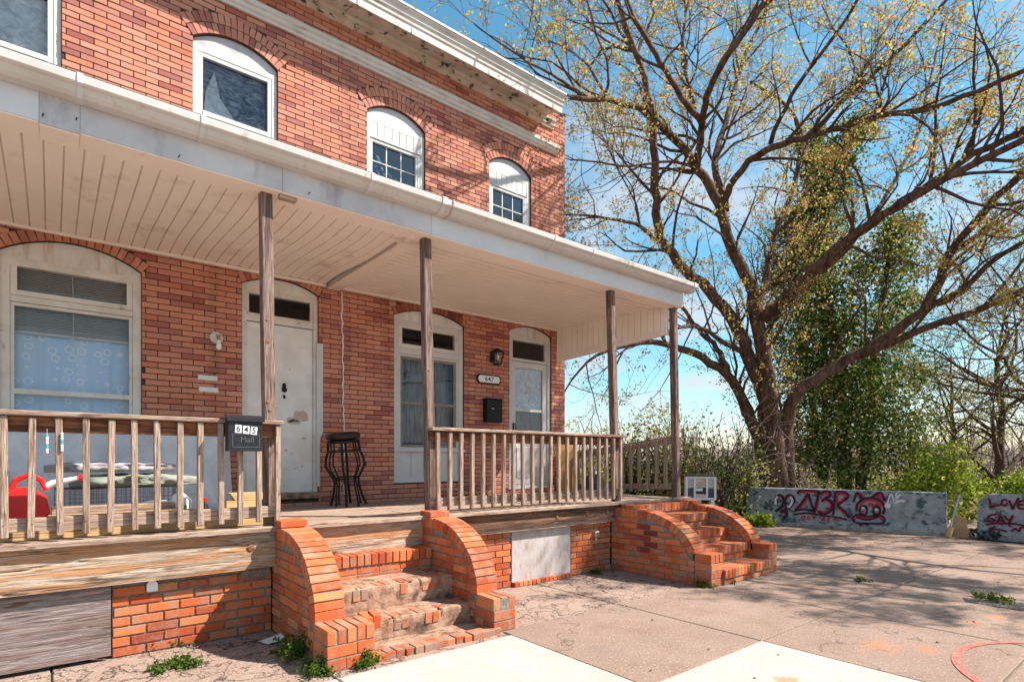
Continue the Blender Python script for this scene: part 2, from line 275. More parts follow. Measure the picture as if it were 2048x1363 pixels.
# ------------------------------------------------------------------ mesh helpers
from mathutils import noise as mnoise
ORIG = {}
def orig(o): return ORIG.get(o.name, Vector((0, 0, 0))) if o else Vector((0, 0, 0))
def tag(o, label=None, cat=None, group=None, kind=None):
    if label: o['label'] = label
    if cat: o['category'] = cat
    if group: o['group'] = group
    if kind: o['kind'] = kind
    return o
def thing(name, label, cat, loc=(0, 0, 0), group=None):
    o = bpy.data.objects.new(name, None); COL.objects.link(o); o.location = loc; o.empty_display_size = 0.2
    ORIG[o.name] = Vector(loc); return tag(o, label, cat, group)
class MB:
    def __init__(s): s.v = []; s.f = []
    def add(s, vs, fs):
        k = len(s.v); s.v.extend([tuple(p) for p in vs]); s.f.extend([tuple(i + k for i in q) for q in fs]); return s
    def box(s, x0, x1, y0, y1, z0, z1):
        return s.add([(x0, y0, z0), (x1, y0, z0), (x1, y1, z0), (x0, y1, z0), (x0, y0, z1), (x1, y0, z1), (x1, y1, z1), (x0, y1, z1)],
                     [(0, 3, 2, 1), (4, 5, 6, 7), (0, 1, 5, 4), (1, 2, 6, 5), (2, 3, 7, 6), (3, 0, 4, 7)])
    def bar(s, a, b, w, h, up=(0, 0, 1)):
        a = Vector(a); b = Vector(b); d = (b - a).normalized(); u = Vector(up)
        sx = d.cross(u).normalized() * (w / 2); sz = sx.cross(d).normalized() * (h / 2)
        return s.add([a - sx - sz, a + sx - sz, a + sx + sz, a - sx + sz, b - sx - sz, b + sx - sz, b + sx + sz, b - sx + sz],
                     [(0, 1, 2, 3), (7, 6, 5, 4), (0, 4, 5, 1), (1, 5, 6, 2), (2, 6, 7, 3), (3, 7, 4, 0)])
    def prism(s, poly, axis, a0, a1):
        n = len(poly)
        def mk(p, a):
            if axis == 0: return (a, p[0], p[1])
            if axis == 1: return (p[0], a, p[1])
            return (p[0], p[1], a)
        s.add([mk(p, a0) for p in poly] + [mk(p, a1) for p in poly],
              [tuple(range(n))[::-1], tuple(range(n, 2 * n))] + [(i, (i + 1) % n, (i + 1) % n + n, i + n) for i in range(n)])
        return s
    def tube(s, pts, radii, n=6, cap=True):
        pts = [Vector(p) for p in pts]; k0 = len(s.v); m = len(pts)
        if not isinstance(radii, (list, tuple)): radii = [radii] * m
        t = (pts[1] - pts[0]).normalized(); u = t.orthogonal().normalized()
        for i, p in enumerate(pts):
            t = (pts[min(i + 1, m - 1)] - pts[max(i - 1, 0)])
            if t.length < 1e-9: t = Vector((0, 0, 1))
            t.normalize(); u = (u - t * u.dot(t))
            if u.length < 1e-6: u = t.orthogonal()
            u.normalize(); w = t.cross(u)
            for j in range(n):
                a = 2 * math.pi * j / n; s.v.append(tuple(p + (u * math.cos(a) + w * math.sin(a)) * radii[i]))
        for i in range(m - 1):
            for j in range(n):
                a = k0 + i * n + j; b = k0 + i * n + (j + 1) % n; s.f.append((a, b, b + n, a + n))
        if cap:
            s.f.append(tuple(k0 + j for j in range(n))[::-1]); s.f.append(tuple(k0 + (m - 1) * n + j for j in range(n)))
        return s
    def lathe(s, c, prof, n=20, axis=(0, 0, 1)):
        c = Vector(c); ax = Vector(axis).normalized(); u = ax.orthogonal().normalized(); w = ax.cross(u); k0 = len(s.v)
        for r, z in prof:
            for j in range(n):
                a = 2 * math.pi * j / n; s.v.append(tuple(c + ax * z + (u * math.cos(a) + w * math.sin(a)) * max(r, 1e-4)))
        for i in range(len(prof) - 1):
            for j in range(n):
                a = k0 + i * n + j; b = k0 + i * n + (j + 1) % n; s.f.append((a, b, b + n, a + n))
        s.f.append(tuple(k0 + j for j in range(n))[::-1]); s.f.append(tuple(k0 + (len(prof) - 1) * n + j for j in range(n)))
        return s
    def rbox(s, c, d, r=0.01, rot=None):       # box with chamfered edges
        vs, fs = chamfer(d[0], d[1], d[2], r); R = rot.to_matrix() if rot else Matrix.Identity(3); c = Vector(c)
        return s.add([R @ Vector(p) + c for p in vs], fs)
    def build(s, name, mat, parent=None, smooth=False, kind=None, loc=None):
        o_ = orig(parent) if parent else Vector(loc or (0, 0, 0))
        me = bpy.data.meshes.new(name)
        me.from_pydata([(p[0] - o_[0], p[1] - o_[1], p[2] - o_[2]) for p in s.v], [], s.f)
        me.materials.append(M[mat] if isinstance(mat, str) else mat)
        if smooth: me.polygons.foreach_set('use_smooth', [True] * len(me.polygons))
        me.update(); o = bpy.data.objects.new(name, me); COL.objects.link(o)
        if parent: o.parent = parent
        else: o.location = o_
        ORIG[o.name] = o_
        if kind: o['kind'] = kind
        return o
_ch = {}
def chamfer(l, w, h, c):
    k = (round(l, 3), round(w, 3), round(h, 3), round(c, 4))
    if k not in _ch:
        hx, hy, hz = l / 2, w / 2, h / 2; vs = []; idx = {}
        for sx in (-1, 1):
            for sy in (-1, 1):
                for sz in (-1, 1):
                    for ax in range(3):
                        p = [sx * (hx - c), sy * (hy - c), sz * (hz - c)]; p[ax] = (sx * hx, sy * hy, sz * hz)[ax]
                        idx[(sx, sy, sz, ax)] = len(vs); vs.append(tuple(p))
        fs = []
        def face(ids):
            a, b, c_ = (Vector(vs[i]) for i in ids[:3]); n = (b - a).cross(c_ - a); ctr = sum((Vector(vs[i]) for i in ids), Vector()) / len(ids)
            fs.append(tuple(ids) if n.dot(ctr) > 0 else tuple(ids[::-1]))
        q = ((-1, -1), (1, -1), (1, 1), (-1, 1))
        def key(ax, s_, a, b, ax2):
            t = [0, 0, 0]; t[ax] = s_; o = [i for i in range(3) if i != ax]; t[o[0]] = a; t[o[1]] = b; return idx[(*t, ax2)]
        for ax in range(3):
            for s_ in (-1, 1): face([key(ax, s_, a, b, ax) for a, b in q])
        for ax in range(3):
            o = [i for i in range(3) if i != ax]
            for a in (-1, 1):
                for b in (-1, 1):
                    ids = []
                    for s_, ax2 in ((-1, o[0]), (1, o[0]), (1, o[1]), (-1, o[1])):
                        t = [0, 0, 0]; t[ax] = s_; t[o[0]] = a; t[o[1]] = b; ids.append(idx[(*t, ax2)])
                    face(ids)
        for sx in (-1, 1):
            for sy in (-1, 1):
                for sz in (-1, 1): face([idx[(sx, sy, sz, a)] for a in range(3)])
        _ch[k] = (vs, fs)
    return _ch[k]
_pm = {}
def piece(name, d, mat, parent, c, rot=None, ch=0.003):
    d = tuple(max(round(x / 0.005) * 0.005, 0.01) if x > 0.03 else round(x, 3) for x in d); k = (name, d, mat, ch)
    if k not in _pm:
        vs, fs = chamfer(*d, ch); me = bpy.data.meshes.new(name); me.from_pydata(vs, [], fs); me.materials.append(M[mat]); me.update(); _pm[k] = me
    o = bpy.data.objects.new(name, _pm[k]); COL.objects.link(o); o.parent = parent
    o.location = Vector(c) - orig(parent)
    if rot: o.rotation_euler = rot
    ORIG[o.name] = orig(parent); return o
def lay(parent, items, mat_o, mat_i, limit=300, name='brick', rest='brickwork', hidden=None):
    # the nearest pieces that show are objects of their own, the rest one mesh
    cp = Vector((0, 0, HC))
    def keyf(it): return ((it[0] - cp).length, 1)[0] + (100 if hidden and hidden(it[0]) else 0)
    items = sorted(items, key=keyf); mb = MB()
    for k, (c, d, rot, mt) in enumerate(items):
        if k < limit and not (hidden and hidden(c)): piece(name, d, mt or mat_o, parent, c, rot)
        else: mb.rbox(c, d, 0.003, rot)
    if mb.v: mb.build(rest, mat_i, parent, kind='stuff')

def arc_of(op):
    x0, x1, z0, zs, zc = op; w = (x1 - x0) / 2; h = zc - zs; R = (w * w + h * h) / (2 * h); return (x0 + x1) / 2, zc - R, R, w
def arch_z(op, x):
    xm, cz, R, w = arc_of(op); return cz + math.sqrt(max(R * R - (x - xm) ** 2, 0))
def arch_poly(op, zb, n=14, inset=0.0):
    x0, x1 = op[0] + inset, op[1] - inset
    return [(x0, zb), (x1, zb)] + [(x1 + (x0 - x1) * i / n, arch_z(op, x1 + (x0 - x1) * i / n) - inset) for i in range(n + 1)]

def brick_wall(X0, X1, Z0, Z1, yf, ops, ring=0.12, rows=2, depth=0.1, pitch=0.0645, L=0.228, j=0.0085, seed=1):
    R_ = random.Random(seed); items = []; nz = int((Z1 - Z0) / pitch)
    for k in range(nz):
        za = Z0 + k * pitch; zm = za + pitch / 2
        cuts = []
        for op in ops:
            x0, x1, z0, zs, zc = op; xm, cz, R, w = arc_of(op)
            rr = ring * (rows[ops.index(op)] if isinstance(rows, list) else rows)
            if z0 - 0.01 <= zm <= zs: cuts.append((x0, x1))
            elif zs < zm < cz + R + rr:
                hw = min(math.sqrt(max((R + rr) ** 2 - (zm - cz) ** 2, 0)), (zm - cz) * w / (zs - cz)); cuts.append((xm - hw, xm + hw))
        x = X0 - (L / 2 if k % 2 else 0) + R_.uniform(-0.006, 0.006)
        while x < X1:
            segs = [(max(x + j / 2, X0), min(x + L - j / 2, X1))]
            for a, b in cuts:
                ns = []
                for p, q in segs:
                    if q <= a or p >= b: ns.append((p, q)); continue
                    if p < a: ns.append((p, a - 0.002))
                    if q > b: ns.append((b + 0.002, q))
                segs = ns
            for p, q in segs:
                if q - p > 0.025:
                    items.append((Vector(((p + q) / 2, yf + depth / 2 + R_.uniform(-0.003, 0.003), za + pitch / 2 + R_.uniform(-0.001, 0.001))), (q - p, depth, pitch - j), None, None))
            x += L
    return items
def voussoirs(op, yf, ring=0.12, rows=2, depth=0.1, mat='arch_o'):
    xm, cz, R, w = arc_of(op); th = math.asin(w / R); out = []
    for r in range(rows):
        rm = R + ring * (r + 0.5); n = max(int(round(2 * th * rm / 0.068)), 3)
        for i in range(n):
            a = -th + 2 * th * (i + 0.5) / n
            out.append((Vector((xm + rm * math.sin(a), yf + depth / 2 - 0.004, cz + rm * math.cos(a))), (2 * th * rm / n - 0.008, depth, ring - 0.008), Euler((0, a, 0)), mat))
    return out
def wall_sheet(mb, X0, X1, Z0, Z1, y, ops, yb):
    xs = {X0, X1}
    for op in ops:
        for i in range(13): xs.add(op[0] + (op[1] - op[0]) * i / 12)
    xs = sorted(x for x in xs if X0 <= x <= X1)
    for a, b in zip(xs, xs[1:]):
        m = (a + b) / 2; hs = sorted([op for op in ops if op[0] < m < op[1]], key=lambda o: o[2]); za = zb = Z0
        for op in hs:
            mb.add([(a, y, za), (b, y, zb), (b, y, op[2]), (a, y, op[2])], [(0, 1, 2, 3)]); za = arch_z(op, a); zb = arch_z(op, b)
            mb.add([(a, y, za), (b, y, zb), (b, yb, zb), (a, yb, za)], [(0, 1, 2, 3)])
        mb.add([(a, y, za), (b, y, zb), (b, y, Z1), (a, y, Z1)], [(0, 1, 2, 3)])
    for op in ops:
        for x in op[:2]: mb.add([(x, y, op[2]), (x, y, op[3]), (x, yb, op[3]), (x, yb, op[2])], [(0, 1, 2, 3)])
def ring4(mb, x0, x1, z0, z1, w, y0, y1, wb=None, wt=None):
    wb = w if wb is None else wb; wt = w if wt is None else wt
    mb.box(x0, x0 + w, y0, y1, z0, z1); mb.box(x1 - w, x1, y0, y1, z0, z1)
    mb.box(x0 + w, x1 - w, y0 + 0.002, y1, z0, z0 + wb); mb.box(x0 + w, x1 - w, y0 + 0.002, y1, z1 - wt, z1); return mb
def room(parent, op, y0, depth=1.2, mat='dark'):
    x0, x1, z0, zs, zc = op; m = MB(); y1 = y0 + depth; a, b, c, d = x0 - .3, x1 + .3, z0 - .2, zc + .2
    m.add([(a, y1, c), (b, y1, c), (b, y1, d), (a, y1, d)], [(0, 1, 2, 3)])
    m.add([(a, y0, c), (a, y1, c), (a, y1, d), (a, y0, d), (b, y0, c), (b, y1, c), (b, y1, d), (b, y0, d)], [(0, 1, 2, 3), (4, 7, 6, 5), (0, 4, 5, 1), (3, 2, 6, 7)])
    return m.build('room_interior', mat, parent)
def cloth(x0, x1, z0, z1, y, amp=0.02, n=26, m=6, seed=0, freq=9):
    mb = MB(); vs = []
    for j in range(m + 1):
        for i in range(n + 1):
            x = x0 + (x1 - x0) * i / n; z = z0 + (z1 - z0) * j / m
            vs.append((x, y + amp * mnoise.noise((x * freq, seed, z * 0.6)), z))
    mb.add(vs, [(j * (n + 1) + i, j * (n + 1) + i + 1, (j + 1) * (n + 1) + i + 1, (j + 1) * (n + 1) + i) for j in range(m) for i in range(n)]); return mb
def textmesh(name, body, size, mat, parent, c, rot, ext=0.001, bold=0.0, sx=1.0):
    cu = bpy.data.curves.new(name, 'FONT'); cu.body = body; cu.size = size; cu.align_x = 'CENTER'; cu.align_y = 'CENTER'; cu.extrude = ext; cu.offset = bold
    t = bpy.data.objects.new(name + '_t', cu); COL.objects.link(t); bpy.context.view_layer.update()
    me = bpy.data.meshes.new_from_object(t.evaluated_get(bpy.context.evaluated_depsgraph_get()))
    bpy.data.objects.remove(t); bpy.data.curves.remove(cu)
    me.materials.clear(); me.materials.append(M[mat]); me.name = name
    o = bpy.data.objects.new(name, me); COL.objects.link(o); o.parent = parent; o.location = Vector(c) - orig(parent); o.rotation_euler = rot; o.scale = (sx, 1, 1)
    return o

# ------------------------------------------------------------------ ground and paving
gm = MB(); gm.add([(-400, -400, -0.05), (400, -400, -0.05), (400, 400, -0.05), (-400, 400, -0.05)], [(0, 1, 2, 3)])
tag(gm.build('ground', 'soil'), kind='structure')
pm = MB(); pm.box(-14, 12.95, -16, 7.25, -0.3, -0.022)
pave = pm.build('pavement', 'mortar_grey'); tag(pave, kind='structure')
def slab(x0, x1, y0, y1, mat, dz=0.0, name='slab', gap=0.007):
    m = MB(); x0 += gap; x1 -= gap; y0 += gap; y1 -= gap; z = dz; c = 0.006
    m.add([(x0, y0, -0.03), (x1, y0, -0.03), (x1, y1, -0.03), (x0, y1, -0.03), (x0, y0, z - c), (x1, y0, z - c), (x1, y1, z - c), (x0, y1, z - c),
           (x0 + c, y0 + c, z), (x1 - c, y0 + c, z), (x1 - c, y1 - c, z), (x0 + c, y1 - c, z)],
          [(0, 1, 5, 4), (1, 2, 6, 5), (2, 3, 7, 6), (3, 0, 4, 7), (4, 5, 9, 8), (5, 6, 10, 9), (6, 7, 11, 10), (7, 4, 8, 11), (8, 9, 10, 11)])
    return m.build(name, mat, pave)
XJ = [-3.0, -1.5, 0.0, 1.47, 2.96, 4.42, 5.87, 7.4, 9.3, 11.2, 12.94]
for a, b in zip(XJ, XJ[1:]):
    slab(a, b, 3.66 if b < 3 else 3.80, 5.2 if b < 8 else 7.2, 'oldcon' if b < 5 or (b > 5 and b < 7) else 'aggregate', rnd.uniform(-0.006, 0.0))
    if a < 9.5:
        slab(a, b, 2.285, 3.66 if b < 3 else 3.80, 'newcon' if b < 3.1 else 'aggregate', 0.004 if b < 3.1 else rnd.uniform(-0.003, 0.002))
        slab(a, b, 0.87, 2.285, 'newcon' if b < 4.5 else 'aggregate', 0.004 if b < 4.5 else rnd.uniform(-0.003, 0.002))
        slab(a, b, -0.6, 0.87, 'aggregate' if b > 3 else 'newcon', rnd.uniform(-0.004, 0.002))
    else:
        slab(a, b, 0.87, 3.80, 'aggregate', 0.0); slab(a, b, -0.6, 0.87, 'aggregate', 0.0)
for a, b in zip(XJ, XJ[1:]): slab(a, b, -3.5, -0.6, 'aggregate', 0.0)
pp = [onG(*q) for q in ((1925, 1195), (2048, 1206), (2110, 1216), (2110, 1232), (2048, 1222), (1990, 1213), (1932, 1203))]
m = MB(); m.prism([(p.x, p.y) for p in pp][::-1], 2, -0.02, 0.006); m.build('asphalt_patch', 'patch', pave)
# painted ring
a, b, c = (onG(*q) for q in ((1911, 1313), (1977, 1288), (1954, 1363)))
ax_, ay_, bx_, by_, cx_, cy_ = a.x, a.y, b.x, b.y, c.x, c.y
D = 2 * (ax_ * (by_ - cy_) + bx_ * (cy_ - ay_) + cx_ * (ay_ - by_))
ux = ((ax_**2 + ay_**2) * (by_ - cy_) + (bx_**2 + by_**2) * (cy_ - ay_) + (cx_**2 + cy_**2) * (ay_ - by_)) / D
uy = ((ax_**2 + ay_**2) * (cx_ - bx_) + (bx_**2 + by_**2) * (ax_ - cx_) + (cx_**2 + cy_**2) * (bx_ - ax_)) / D
rr = math.hypot(ax_ - ux, ay_ - uy); m = MB(); n = 64; vs = []
for i in range(n):
    t = 2 * math.pi * i / n; w = 0.028 + 0.012 * mnoise.noise((math.cos(t) * 2, math.sin(t) * 2, 0)); q = rr * (1 + 0.03 * mnoise.noise((math.cos(t), math.sin(t), 4)))
    for r_ in (q - w, q + w): vs.append((ux + r_ * math.cos(t), uy + r_ * math.sin(t), 0.0068))
m.add(vs, [(2 * i, 2 * i + 1, (2 * i + 3) % (2 * n), (2 * i + 2) % (2 * n)) for i in range(n)]); m.build('paint_ring', 'redmark', pave)

# ------------------------------------------------------------------ the two houses
YF = 7.3
U1 = (-0.84, 0.08, 5.2, 6.24, 6.41); U2 = (1.25, 2.18, 5.2, 6.26, 6.42); L1 = (-0.39, 0.76, 1.72, 3.46, 3.64); D1 = (1.77, 2.69, 0.94, 3.56, 3.68)
U3 = (3.36, 4.27, 5.2, 6.24, 6.41); U4 = (5.45, 6.33, 5.2, 6.22, 6.39); L2 = (3.77, 4.96, 1.11, 3.50, 3.63); D2 = (5.86, 6.80, 0.98, 3.57, 3.69)
h1 = thing('row_house', 'two storey brick row house at the left, number 645, with blue curtained window', 'house', (0.9, YF, 0))
h2 = thing('row_house', 'two storey brick end row house, number 647, beside the tall tree', 'house', (5.0, YF, 0))
hid = lambda c: (3.72 < c.z < 5.30) or c.z < 0.85
for h, X0, X1, ops, rows, seed in ((h1, -1.6, 3.0, [U1, U2, L1, D1], [2, 2, 1, 1], 1), (h2, 3.0, 7.12, [U3, U4, L2, D2], [2, 2, 1, 1], 2)):
    m = MB(); wall_sheet(m, X0, X1, 0.0, 7.62, YF + 0.008, ops, YF + 0.16)
    w = m.build('wall', 'mortar', h)
    items = brick_wall(X0, X1, 0.0, 7.60, YF, ops, rows=rows, seed=seed)
    for op, r in zip(ops, rows): items += voussoirs(op, YF, rows=r)
    lay(w, items, 'brick_o', 'brick_i', 300, hidden=hid)
# rear, side and roof of the houses
m = MB(); m.add([(7.12, YF, 0), (7.12, 16, 0), (7.12, 16, 7.62), (7.12, YF, 7.62)], [(0, 1, 2, 3)])
sw = m.build('side_wall', 'mortar', h2)
R_ = random.Random(5); mb = MB(); sid = []
for k in range(112):
    y = YF + 0.004 - (0.105 if k % 2 else 0)
    while y < 15.9:
        a, b = max(y + .0035, YF + 0.002), y + .2065
        if b - a > 0.03: sid.append((Vector((7.105 + R_.uniform(-0.002, 0.002), (a + b) / 2, k * 0.0675 + 0.034)), (0.05, b - a, 0.0605), None, None))
        y += 0.21
lay(sw, sid, 'brick_o', 'brick_i', 0)
for h, a, b in ((h1, -1.6, 3.0), (h2, 3.0, 7.1)):
    MB().box(a, b, YF + 0.06, 16, 7.64, 7.70).build('roof', 'roof', h)
    MB().box(a, b, 15.8, 16, 0, 7.62).build('rear_wall', 'mortar', h)
MB().box(-1.62, -1.6, YF, 16, 0, 7.62).build('party_wall', 'mortar', h1)
MB().box(2.99, 3.01, YF + 0.2, 15.8, 0, 7.6).build('party_wall', 'mortar', h1)
# belt moulding and cornice
for h, a, b in ((h1, -1.6, 2.998), (h2, 3.0, 6.93)):
    m = MB(); m.prism([(YF + .05, 6.79), (YF - .02, 6.79), (YF - .03, 6.815), (YF - .055, 6.83), (YF - .06, 6.87), (YF - .085, 6.885), (YF - .09, 6.93), (YF + .05, 6.95)], 0, a, b)
    m.build('belt_moulding', 'cornice_top', h)
    b2 = b if h is h1 else 6.84; b3 = b if h is h1 else 6.59
    m = MB(); m.prism([(YF + .05, 7.215), (YF - .025, 7.215), (YF - .03, 7.25), (YF - .05, 7.265), (YF - .055, 7.31), (YF - .08, 7.33), (YF - .085, 7.36), (YF + .05, 7.36)], 0, a, b2)
    co = m.build('cornice', 'cornice', h)
    m = MB(); m.prism([(YF + .05, 7.362), (YF - .10, 7.345), (YF - .435, 7.255), (YF - .435, 7.28), (YF + .05, 7.38)], 0, a, b3 + .02); m.build('cornice_soffit', 'cornice', co)
    m = MB(); m.prism([(YF + .05, 7.382), (YF - .437, 7.28), (YF - .437, 7.215), (YF - .455, 7.215), (YF - .46, 7.31), (YF - .475, 7.325), (YF - .48, 7.36), (YF - .50, 7.39), (YF - .505, 7.43), (YF - .53, 7.455), (YF - .535, 7.475), (YF + .05, 7.60)], 0, a, b3 + .03)
    m.build('crown_fascia', 'cornice_top', co)
    m = MB(); m.prism([(YF + .06, 7.605), (YF - .545, 7.478), (YF - .545, 7.505), (YF + .06, 7.64)], 0, a, b3 + .05); m.build('roof_edge', 'white', co)
    for k in range(3):
        x = a + (b - a) * (k + 0.6) / 3
        MB().box(x, x + .012, YF - .463, YF - .44, 7.22, 7.31).build('cornice_joint', 'chip', co)

def upper_window(h, op, siding):
    x0, x1, z0, zs, zc = op; y = YF + 0.035
    w = ring4(MB(), x0 + .003, x1 - .003, z0, zs - 0.06, 0.055, y, y + .09).build('window', 'trim', h)
    MB().prism(arch_poly(op, zs - 0.06, 14, 0.003), 1, y + .012, y + .06).build('head_panel', 'fascia', w)
    gx0, gx1, gz0, gz1 = x0 + .058, x1 - .058, z0 + .01, zs - .115
    if siding:
        n = 7; ws = (gx1 - gx0 - 0.004) / n
        for i in range(n): MB().rbox((gx0 + ws * (i + .5), y + .02, zs - .19), (ws - .004, .03, .23), 0.004).build('siding_board', 'white', w)
        MB().box(gx0, gx1, y - .004, y + .05, zs - .335, zs - .31).build('siding_trim', 'white', w); gz1 = zs - .34
        fr = ring4(MB(), gx0, gx1, gz0, gz1, .04, y + .006, y + .07).build('frame', 'white', w)
        a, b, c, d = gx0 + .04, gx1 - .075, gz0 + .04, gz1 - .04
        MB().box(b, b + .035, y + .012, y + .06, gz0 + .04, gz1 - .04).build('side_stile', 'white', w)
        mid = gz1 - .55
        MB().box(a, b, y + .01, y + .06, mid - .035, mid).build('meeting_rail', 'white', w)
        MB().box(a, b, y + .045, y + .049, mid, d).build('pane', 'glass_blue', w); MB().box(a, b, y + .05, y + .054, c, mid - .035).build('pane', 'glass_blue', w)
        for k in (1, 2): MB().box(a + (b - a) * k / 3 - .008, a + (b - a) * k / 3 + .008, y + .036, y + .044, mid, d).build('muntin', 'white', w)
        MB().box(a, b, y + .034, y + .042, (mid + d) / 2 - .008, (mid + d) / 2 + .008).build('muntin', 'white', w)
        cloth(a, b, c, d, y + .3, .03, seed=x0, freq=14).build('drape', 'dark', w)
    else:
        fr = ring4(MB(), gx0, gx1, gz0, gz1, .05, y + .006, y + .06).build('frame', 'white', w)
        a, b = gx0 + .05, gx1 - .05; mid = 5.42
        MB().box(a, b, y - .002, y + .05, mid, mid + .05).build('meeting_rail', 'trim', w)
        MB().box(a, b, y + .03, y + .034, mid + .05, gz1 - .05).build('pane', 'glass', w); MB().box(a, b, y + .045, y + .049, gz0 + .05, mid).build('pane', 'glass_blue', w)
        cloth(a, b, mid + .05, gz1 - .05, y + .09, .05, seed=x0 + 3, freq=7).build('film', 'dullfilm' if x0 > 0 else 'plastic_film', w)
        m = MB(); bx = a + .02
        m.add([(bx, y + .06, mid + .08), (bx + .34, y + .055, mid + .07), (bx + .17, y + .05, mid + .28), (bx + .11, y + .06, mid + .58), (bx + .02, y + .055, mid + .32)], [(0, 1, 2), (0, 2, 4), (2, 3, 4)]); m.build('torn_film', 'plastic_film', w)
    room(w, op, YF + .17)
upper_window(h1, U1, False); upper_window(h1, U2, False); upper_window(h2, U3, True); upper_window(h2, U4, True)

# big ground floor window of 645
y = YF + .03
w = ring4(MB(), L1[0] + .003, L1[1] - .003, L1[2], 3.41, .075, y, y + .10).build('window', 'trim', h1)
MB().prism(arch_poly(L1, 3.412, 16, .003), 1, y + .01, y + .06).build('head_panel', 'tymp', w)
ring4(MB(), -.31, .68, 3.05, 3.40, .05, y + .008, y + .07).build('transom_frame', 'trim', w)
MB().box(-.258, .628, y + .04, y + .044, 3.102, 3.348).build('pane', 'glass', w)
MB().box(-.31, .68, y + .004, y + .08, 2.985, 3.045).build('transom_bar', 'trim', w)
ring4(MB(), -.31, .68, 1.73, 2.98, .03, y + .012, y + .07).build('frame', 'trim', w)
MB().box(-.28, .65, y + .012, y + .06, 2.09, 2.14).build('meeting_rail', 'trim', w)
MB().box(-.28, .65, y + .038, y + .042, 2.14, 2.95).build('pane', 'glass', w); MB().box(-.28, .65, y + .048, y + .052, 1.76, 2.09).build('pane', 'glass', w)
m = MB()
for k in range(34):
    z = 3.36 - k * .0195
    if z > 2.72: m.add([(-.29, y + .095, z - .012), (.66, y + .095, z - .012), (.66, y + .115, z + .006), (-.29, y + .115, z + .006)], [(0, 1, 2, 3)])
m.build('blind', 'blind', w); MB().box(-.29, .66, y + .092, y + .118, 2.70, 2.72).build('blind_rail', 'blind', w)
MB().tube([(.17, y + .09, 3.36), (.18, y + .088, 2.9), (.175, y + .09, 2.66)], .004, 5).build('blind_cord', 'trim', w)
cloth(-.3, .67, 1.74, 2.78, y + .15, .03, 60, 6, 2.0, 12).build('curtain', 'curtain', w)
room(w, L1, YF + .2, mat='room')
# door of 645
d_ = ring4(MB(), D1[0] + .003, D1[1] - .003, 1.03, 3.52, .055, y, y + .10, wb=0.01).build('door_frame', 'trim', h1)
MB().prism(arch_poly(D1, 3.522, 14, .003), 1, y + .012, y + .06).build('head_panel', 'tymp', d_)
MB().box(1.828, 2.632, y + .01, y + .09, 3.13, 3.20).build('transom_bar', 'trim', d_)
ring4(MB(), 1.828, 2.632, 3.20, 3.51, .03, y + .02, y + .07).build('transom_frame', 'trim', d_)
MB().box(1.858, 2.602, y + .045, y + .049, 3.23, 3.48).build('pane', 'glass', d_)
MB().box(1.75, 2.72, y - .06, y + .1, .955, 1.025).build('door_sill', 'cement', d_)
dr = MB().rbox((2.23, y + .045, 2.08), (.80, .045, 2.08), .004).build('door', 'door645', h1)
for z, r in ((1.94, .028), (1.82, .03)): MB().lathe((1.885, y + .02, z), [(.005, -.012), (r, -.01), (r, .0), (r * .55, .006), (r * .6, .02), (.004, .028)], 16, (0, -1, 0)).build('knob', 'steel', dr)
m = MB(); m.rbox((2.27, y + .012, 2.36), (.045, .02, .09), .012); m.lathe((2.27, y + .005, 2.32), [(.004, -.01), (.032, -.004), (.03, .012), (.004, .018)], 12, (0, -1, 0)); m.rbox((2.27, y + .008, 2.235), (.03, .02, .05), .01); m.build('door_knocker', 'black', dr)
for (x, z, a, b) in [(1.9 + .68 * rnd.random(), 1.1 + 1.5 * rnd.random() ** 1.5, .006 + .012 * rnd.random(), .004 + .012 * rnd.random()) for _ in range(16)] + [(2.47, 2.0, .10, .075), (2.40, 1.92, .075, .03), (2.35, 1.95, .05, .03), (2.52, 1.72, .03, .02)]:
    pts = [(x + a * math.cos(t) * (1 + .45 * mnoise.noise((t * 2, x * 9, 0))), z + b * math.sin(t) * (1 + .45 * mnoise.noise((t * 2, 5, z * 9)))) for t in np.linspace(0, 6.1, 16)]
    MB().prism(pts, 1, y + .0212, y + .024).build('chipped_paint', 'chip', dr)
st = MB().prism([(2.665, 1.1), (2.705, 1.1), (2.705, 1.72), (2.745, 1.80), (2.745, 2.95), (2.665, 2.95)], 1, y - .035, y - .004).build('storm_door_strip', 'white', d_)
room(d_, (1.8, 2.66, 1.0, 3.2, 3.5), YF + .2, mat='room')
# ground floor window of 647
w = ring4(MB(), L2[0] + .003, L2[1] - .003, 1.115, 3.45, .085, y, y + .10, wb=.08).build('window', 'white', h2)
MB().prism(arch_poly(L2, 3.452, 14, .003), 1, y + .012, y + .06).build('head_panel', 'tymp', w)
ring4(MB(), 3.86, 4.87, 3.06, 3.40, .055, y + .008, y + .07).build('transom_frame', 'trim', w)
MB().box(3.915, 4.815, y + .04, y + .044, 3.115, 3.345).build('pane', 'glass', w)
MB().box(3.86, 4.87, y + .004, y + .08, 2.97, 3.055).build('transom_bar', 'white', w)
ring4(MB(), 3.86, 4.87, 1.60, 2.965, .028, y + .012, y + .07).build('frame', 'white', w)
ring4(MB(), 3.89, 4.84, 1.63, 2.935, .035, y + .03, y + .06).build('screen_frame', 'screen', w)
MB().box(3.925, 4.805, y + .028, y + .06, 2.25, 2.285).build('meeting_rail', 'screen', w)
MB().box(3.925, 4.805, y + .046, y + .05, 2.285, 2.90).build('pane', 'glass', w); MB().box(3.925, 4.805, y + .052, y + .056, 1.665, 2.25).build('pane', 'glass', w)
cloth(3.9, 4.83, 1.62, 2.93, y + .2, .05, 50, 6, 9.0, 10).build('sheer_curtain', 'sheer', w)
for i in range(5): MB().rbox((3.858 + .2045 * (i + .5), y + .035, 1.39), (.2, .03, .40), .004).build('panel_board', 'white', w)
